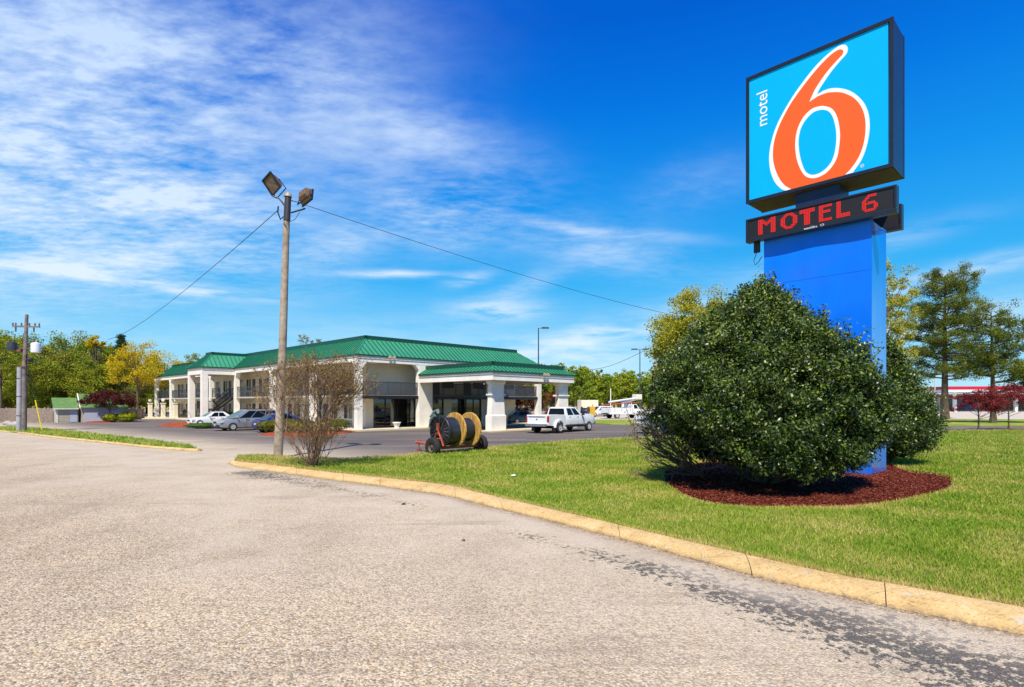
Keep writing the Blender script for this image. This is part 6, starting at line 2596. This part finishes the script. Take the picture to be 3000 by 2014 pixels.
def pine(loc, h, rad, label, seed, trunk_r, lean=(0, 0), limbs=46, start=.27, shape=None, per=55):
    g = np.random.default_rng(seed)
    t0 = thing('pine_tree', loc, 0, label, 'pine')
    b = MB()
    pts = [Vector((lean[0] * f ** 1.5, lean[1] * f, h * .97 * f)) for f in np.linspace(0, 1, 12)]
    b.tube(pts, [trunk_r * (1.3 if i_ == 0 else 1 - .85 * i_ / 11) for i_ in range(12)], 9)
    cs = []
    for k in range(limbs):
        f = start + (1 - start) * (k + .5) / limbs
        a = k * 2.4 + g.uniform(-.4, .4)
        L = rad * (shape(f) if shape else 1) * g.uniform(.65, 1.1)
        s = Vector((lean[0] * f ** 1.5, lean[1] * f, h * .97 * f))
        rise = g.uniform(-.12, .45) + .5 * max(0, f - .7)
        e = s + Vector((math.cos(a) * L, math.sin(a) * L, L * rise))
        m1 = s.lerp(e, .5) + Vector((0, 0, -.04 * L))
        b.tube([s, m1, e], [trunk_r * .24, trunk_r * .16, .02], 5, cap=False)
        nn = max(3, int(L * 3.2))
        for q in range(nn):
            t_ = .35 + .65 * (q + g.uniform(0, 1)) / nn
            c = s.lerp(e, t_)
            w = L * .26
            c += Vector((g.uniform(-w, w), g.uniform(-w, w), g.uniform(-.35, .75)))
            b.tube([s.lerp(e, t_ * .85), c], [.025, .01], 3, cap=False)
            cs.append(c)
    C = np.array(cs)
    P, d, lv = clump_leaves(g, C, .68, per, .85)
    leaf_obj('crown', P, .25, L_pine, t0, .30, d, .1, seed, lv)
    b.build('trunk', M_trunk, t0)
    return t0


def shp(f):
    return 1.0 if f < .72 else (1.0 - .50 * ((f - .72) / .28) ** 1.6)


pine(P_at(2768, 79), 20.6, 4.7, 'tall full pine right of the blue sign', 111, .48, limbs=70, start=.27, shape=shp, per=78)
t2 = pine(P_at(2910, 62), 12.6, 3.0, 'shorter crooked pine with open branches right of the tall pine', 112, .30, (-.25, 0), limbs=34, start=.40, shape=shp, per=75)
# its long right-hand limb
g = np.random.default_rng(5)
b = MB()
cs = []
for (s, e) in (((0, 0, 4.5), (3.4, -.5, 6.0)), ((-.1, 0, 6.5), (4.6, .3, 11.6)), ((.2, 0, 3.4), (4.8, -.3, 5.4)), ((-.1, 0, 5.2), (-3.6, 0, 6.6))):
    s, e = Vector(s), Vector(e)
    m1 = s.lerp(e, .5) + Vector((.3, 0, -.5))
    b.tube([s, m1, e], [.16, .11, .03], 6, cap=False)
    for q in range(17):
        t_ = g.uniform(.35, 1)
        c = s.lerp(m1, t_ * 2) if t_ < .5 else m1.lerp(e, t_ * 2 - 1)
        c2 = c + Vector((g.uniform(-.7, .7), g.uniform(-.7, .7), g.uniform(-.1, .6)))
        b.tube([c, c2], [.03, .01], 3, cap=False)
        cs.append(c2)
P, d, lv = clump_leaves(g, np.array(cs), .6, 80, .65)
leaf_obj('crown', P, .24, L_pine, t2, .3, d, .1, 9, lv)
b.build('limb', M_trunk, t2)
pine(P_at(3080, 60), 11, 3.8, 'pine mostly beyond the right edge of the view', 113, .3, limbs=26, start=.35, shape=shp, per=55)

# small red maples on the right with their mulch
broad_tree('red_maple', P_at(2867, 45), 3.35, 1.5, L_red, 'small dark red maple, left of the two beyond the lawn', seed=121, ncl=42, per=90, ls=.12, zc=.64, zr=.36, nb=16, trunk_r=.07, cr=.8, low=-.6)
broad_tree('red_maple', P_at(2955, 47.5), 4.0, 1.95, L_red, 'small red maple at the right edge beyond the lawn', seed=122, ncl=55, per=95, ls=.12, zc=.66, zr=.34, nb=18, trunk_r=.07, cr=.8, low=-.5)
b4 = [gp(u, v) for u, v in [(2812, 1267), (2860, 1269), (3000, 1268), (3300, 1268), (3300, 1261), (3000, 1260), (2900, 1262), (2850, 1264)]]
tag(mulch_bed('mulch_bed', b4, .05, M_mulch, .08), 'dark red mulch strip under the small red maples', 'mulch')


# ------------------------------------------------------------------ the hollies
def holly(loc, prof, label, seed, n, ls, squash=1.0, rot=0, shoots=(), skirt=None, n_in=0, leanx=0.0):
    """prof: (z, r) outline; leaves in the outer half metre, bumpy"""
    g = np.random.default_rng(seed)
    t0 = thing('holly_bush', loc, 0, label, 'bush')
    z = np.array([p[0] for p in prof])
    r = np.array([p[1] for p in prof])
    # area weighted height sampling
    zz = np.linspace(z[0], z[-1], 400)
    rr = np.interp(zz, z, r)
    w = rr + .25
    zs = g.choice(zz, n, p=w / w.sum()) + g.uniform(-.02, .02, n)
    th = g.uniform(0, 2 * np.pi, n)
    R0 = np.interp(zs, z, r)
    bump = .20 * np.sin(3 * th + 1.3 * zs) + .13 * np.sin(7 * th - 2.9 * zs + seed) + .10 * np.sin(13 * th + 5.1 * zs) + .07 * np.sin(23 * th - 8 * zs) + .05 * np.sin(37 * th + 11 * zs)
    bump += .14 * np.sin(5 * th + 7 * zs) + .12 * np.sin(11 * th - 4 * zs + 2) * np.sin(5 * zs) + .14 * np.sin(9 * th + 12 * zs) * np.sin(19 * th) - .22 * np.clip(np.sin(8 * th + 3 * zs) * np.sin(7 * zs + 2 * th) - .45, 0, 1)
    bump *= np.clip(R0 / 2.2, .30, 1)
    depth = g.exponential(.20, n)
    depth = np.minimum(depth, .9)
    Rr = np.maximum(R0 + bump - depth + g.normal(0, .05, n), .02)
    P = np.c_[np.cos(th) * Rr - leanx * np.maximum(zs - 2, 0), np.sin(th) * Rr * squash, zs]
    if leanx:
        P[:, 0] = np.where(P[:, 0] > 0, P[:, 0] * .90, P[:, 0])
    if skirt is not None:
        P = P[skirt(P, th[:len(P)])]
    # gather leaves into sprays
    spray = g.uniform(0, 1, (len(P) // 9 + 1, 3)) - .5
    idx = np.arange(len(P)) // 9
    base_idx = idx * 9
    C = P[np.minimum(base_idx, len(P) - 1)]
    C = C + unit(C * [1, 1, .4]) * (g.exponential(.07, len(idx))[idx])[:, None]
    P = np.where(g.uniform(0, 1, (len(P), 1)) < .8, C + g.normal(0, .07, P.shape), P)
    outv = unit(np.c_[P[:, 0], P[:, 1], (P[:, 2] - 1.2) * .7])
    lv = np.clip(g.uniform(0, 1, len(P)) * .55 + g.uniform(0, 1, len(idx))[idx] * .3 + .15 * outv[:, 2], 0, 1)  # upward leaves paler: light on the bush top put into the leaf colour
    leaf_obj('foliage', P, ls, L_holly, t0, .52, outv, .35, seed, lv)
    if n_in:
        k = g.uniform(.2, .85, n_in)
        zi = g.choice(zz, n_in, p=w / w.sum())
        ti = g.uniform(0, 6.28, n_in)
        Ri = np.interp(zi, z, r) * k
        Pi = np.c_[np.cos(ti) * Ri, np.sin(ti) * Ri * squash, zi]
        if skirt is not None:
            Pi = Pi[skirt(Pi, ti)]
        leaf_obj('inner_foliage', Pi, ls * 2.0, L_holly, t0, .7, None, 0, seed + 1, np.full(len(Pi), .1))  # all dark: shade inside the bush put into the leaf colour
    b = MB()
    for k in range(26):
        a = g.uniform(0, 6.28)
        zt = g.uniform(z[0] + .5, z[-1] * .9)
        rt_ = np.interp(zt, z, r) * .85
        b.tube([(math.cos(a) * .15, math.sin(a) * .15, 0), (math.cos(a) * rt_ * .45, math.sin(a) * rt_ * .45 * squash, zt * .45), (math.cos(a) * rt_, math.sin(a) * rt_ * squash, zt)], [.06, .035, .01], 5, cap=False)
    SP = []
    for (x, y, z0_, z1_, lx) in shoots:
        b.tube([(x, y, z0_), (x + lx * .5, y, (z0_ + z1_) / 2), (x + lx, y, z1_)], [.018, .012, .005], 5)
        m_ = int((z1_ - z0_) * 130)
        f = g.uniform(0, 1, m_)
        SP.append(np.c_[x + lx * f, np.full(m_, y), z0_ + (z1_ - z0_) * f] + g.normal(0, .05, (m_, 3)))
    # stray leafy shoots breaking the outline
    for k in range(int(26 * r.max())):
        a = g.uniform(0, 6.28)
        zt = g.uniform(z[0] + .6, z[-1] * .97)
        rr_ = np.interp(zt, z, r) + .02
        L_ = g.uniform(.14, .38)
        dv = unit(np.array([math.cos(a), math.sin(a), g.uniform(.5, 2.2)]))
        p0_ = np.array([math.cos(a) * rr_, math.sin(a) * rr_ * squash, zt])
        p1_ = p0_ + dv * L_
        b.tube([tuple(p0_ - dv * .2), tuple(p1_)], [.008, .004], 4, cap=False)
        m_ = int(L_ * 70)
        f = g.uniform(0, 1, m_)[:, None]
        SP.append(p0_ + (p1_ - p0_) * f + g.normal(0, .04, (m_, 3)))
    if SP:
        leaf_obj('shoot_leaves', np.concatenate(SP), ls, L_holly, t0, .5, None, 0, seed + 2)
    b.build('stem', M_trunk, t0)
    return t0


HC = (6.74, 15.0)


def skirt1(P, th):
    # bare on the lower left where the dead wood sticks out, ragged hem
    hem = .56 + .10 * np.sin(th * 9) + .08 * np.sin(th * 17 + 1) + .45 * np.clip((P[:, 0] - 1.0) / 1.3, 0, 1)
    left = np.clip((-P[:, 0] - .9) / 1.6, 0, 1) * np.clip((2.6 - P[:, 2]) / 1.2, 0, 1)
    hem = hem + 1.15 * np.clip((-P[:, 0] - 1.1) / 1.3, 0, 1)
    return P[:, 2] > hem


prof1 = [(.42, 2.05), (.55, 2.40), (.8, 2.60), (1.2, 2.74), (1.7, 2.80), (2.3, 2.74), (2.9, 2.54), (3.3, 2.28), (3.65, 1.96), (3.95, 1.66), (4.3, 1.30), (4.7, .90), (5.05, .52), (5.25, .22)]
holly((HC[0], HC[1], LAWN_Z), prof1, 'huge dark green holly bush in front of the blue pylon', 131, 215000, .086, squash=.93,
      shoots=((-.10, -.2, 4.7, 5.55, -.05), (.12, -.1, 4.8, 5.7, .03), (.42, 0, 4.7, 5.3, .02), (1.52, 0, 3.8, 4.75, .05), (-.35, 0, 4.4, 5.1, -.08), (.25, .2, 4.6, 5.4, 0), (2.85, -.1, 2.6, 3.0, .1)), skirt=skirt1, n_in=16000, leanx=.04)
prof2 = [(.3, .8), (.6, 1.25), (1.0, 1.55), (1.65, 1.48), (2.4, 1.2), (3.2, .82), (3.9, .5), (4.4, .2)]


def skirt2(P, th):
    return P[:, 2] > .35 + .12 * np.sin(th * 7)


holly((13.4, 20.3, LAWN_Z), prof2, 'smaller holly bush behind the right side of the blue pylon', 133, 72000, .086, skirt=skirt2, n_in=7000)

# ------------------------------------------------------------------ bare and dead shrubs


def twiggy(b, g, p, d, L, r, lvl, tips, spread=.5, up=.15, kids_=(3, 4), shrink=.68, minr=.0035, sides=(6, 5, 4, 3, 3, 3)):
    n_ = 3
    pts = [p]
    q = p.copy()
    dd = d.copy()
    for k in range(n_):
        dd = (dd + Vector((g.normal(0, .10), g.normal(0, .10), g.normal(0, .06) + up * .15))).normalized()
        q = q + dd * (L / n_)
        pts.append(q.copy())
    b.tube(pts, [max(minr, r * (1 - .45 * k / n_)) for k in range(n_ + 1)], sides[min(lvl, 5)], cap=False)
    if lvl == 0:
        pass
    if L < .22 or r < minr * .8:
        tips.append(q)
        return
    for k in range(int(g.integers(kids_[0], kids_[1] + 1))):
        t_ = g.uniform(.45, 1.0) if k else 1.0
        base = pts[0].lerp(pts[-1], t_) if t_ < 1 else pts[-1]
        i_ = min(n_ - 1, int(t_ * n_))
        base = pts[i_].lerp(pts[min(n_, i_ + 1)], t_ * n_ - i_) if t_ < 1 else pts[-1]
        nd = (dd + Vector((g.normal(0, spread), g.normal(0, spread), g.normal(0, spread * .5) + up))).normalized()
        twiggy(b, g, base, nd, L * shrink * g.uniform(.8, 1.15), r * (.74 if k == 0 else .55), lvl + 1, tips, spread, up, kids_, shrink, minr, sides)


g = np.random.default_rng(141)
cx_, cy_ = gp(916, 1368, LAWN_Z)
cm = thing('crape_myrtle', (cx_, cy_, LAWN_Z - .02), 0, 'bushy bare stemmed myrtle with sparse bronze leaves beside the light pole', 'small tree')
b = MB()
tips = []
for k in range(20):
    a = k * 2.4 + g.uniform(-.3, .3)
    out = (g.uniform(.10, .50) if k < 9 else g.uniform(.4, 1.1)) if k > 2 else .08
    d = Vector((math.cos(a) * out, math.sin(a) * out, 1)).normalized()
    big_ = k < 9
    twiggy(b, g, Vector((math.cos(a) * .10, math.sin(a) * .10, 0)), d, 1.42 if big_ else .7, .035 if big_ else .018, 0, tips, .36, .10, (2, 4), .71, .0038)
print('myrtle tips', len(tips), 'verts', len(b.v))
b.build('stems', M_twig, cm)
T = np.array([tuple(t_) for t_ in tips])
T = T[g.uniform(0, 1, len(T)) < .95]
T = T[g.uniform(0, 1, len(T)) < .80]
P = np.repeat(T, 2, 0) + g.normal(0, .07, (len(T) * 2, 3))
P = P[P[:, 2] > .4]
leaf_obj('foliage', P, .070, L_myrtle, cm, .55, None, 0, 142)

g = np.random.default_rng(151)
dsx, dsy = 5.55, 16.3
ds = thing('dead_shrub', (dsx, dsy, LAWN_Z + .03), 0, 'dead leafless shrub sticking out of the holly at lower left', 'shrub')
b = MB()
tips = []
for k in range(15):
    a = math.pi * (1.0 + g.uniform(-.42, .42))
    el_ = g.uniform(.25, 1.1)
    d = Vector((math.cos(a), math.sin(a), el_)).normalized()
    twiggy(b, g, Vector((g.uniform(-.12, .12), g.uniform(-.12, .12), 0)), d, g.uniform(.70, .98), .034, 0, tips, .30, .02, (2, 3), .72, .0085)
print('dead tips', len(tips))
b.build('stems', M_dead, ds)
T = np.array([tuple(t_) for t_ in tips])
T = T[T[:, 2] > .75]
P = np.repeat(T, 3, 0) + g.normal(0, .09, (len(T) * 3, 3))
leaf_obj('foliage', P, .07, L_holly, ds, .5, None, 0, 152)

# ------------------------------------------------------------------ lot markings and small litter
M_line = mat('worn_white_line', (.50, .47, .43), .9, .3, 3)
for k, (a, b_, lb) in enumerate(((gp(1740, 1289), gp(1806, 1291), 'worn white stall line behind the far edge of the lawn'), (gp(640, 1266), gp(770, 1269), 'worn white stall line in front of the minivan'), (gp(548, 1249), gp(585, 1251), 'worn white stall line below the white sedan'), (gp(1470, 1288), gp(1540, 1288), 'worn white line in the middle of the lot'))):
    a, b_ = Vector((*a, 0)), Vector((*b_, 0))
    d = (b_ - a).normalized()
    n_ = Vector((-d.y, d.x, 0)) * .05
    m_ = MB()
    z = Vector((0, 0, .006))
    m_.add([a - n_ + z, b_ - n_ + z, b_ + n_ + z, a + n_ + z], [(0, 1, 2, 3)])
    tag(m_.build('road_marking', M_line), kind='structure')
for k, (u, v, s, c, lb) in enumerate(((1182, 1479, .05, (.02, .02, .02), 'small black scrap on the road near the kerb'), (1504, 1409, .07, (.8, .8, .78), 'small white paper scrap on the lawn'), (1358, 1586, .03, (.10, .07, .05), 'tiny dark leaf on the road'))):
    x, y = gp(u, v)
    z = LAWN_Z + .05 if u == 1504 else .008
    m_ = MB()
    m_.add([(x - s, y - s * .6, z), (x + s, y - s * .8, z + .006), (x + s * .8, y + s, z + .02), (x - s * .9, y + s * .6, z + .012), (x, y, z + .03)], [(0, 1, 4), (1, 2, 4), (2, 3, 4), (3, 0, 4)])
    tag(m_.build('litter', mat('scrap_%d_paper' % k if k == 1 else ('scrap_dark' if k == 0 else 'scrap_leaf'), c, .8)), lb, 'litter')
print('verts', sum(len(o.data.vertices) for o in bpy.data.objects if o.type == 'MESH'))
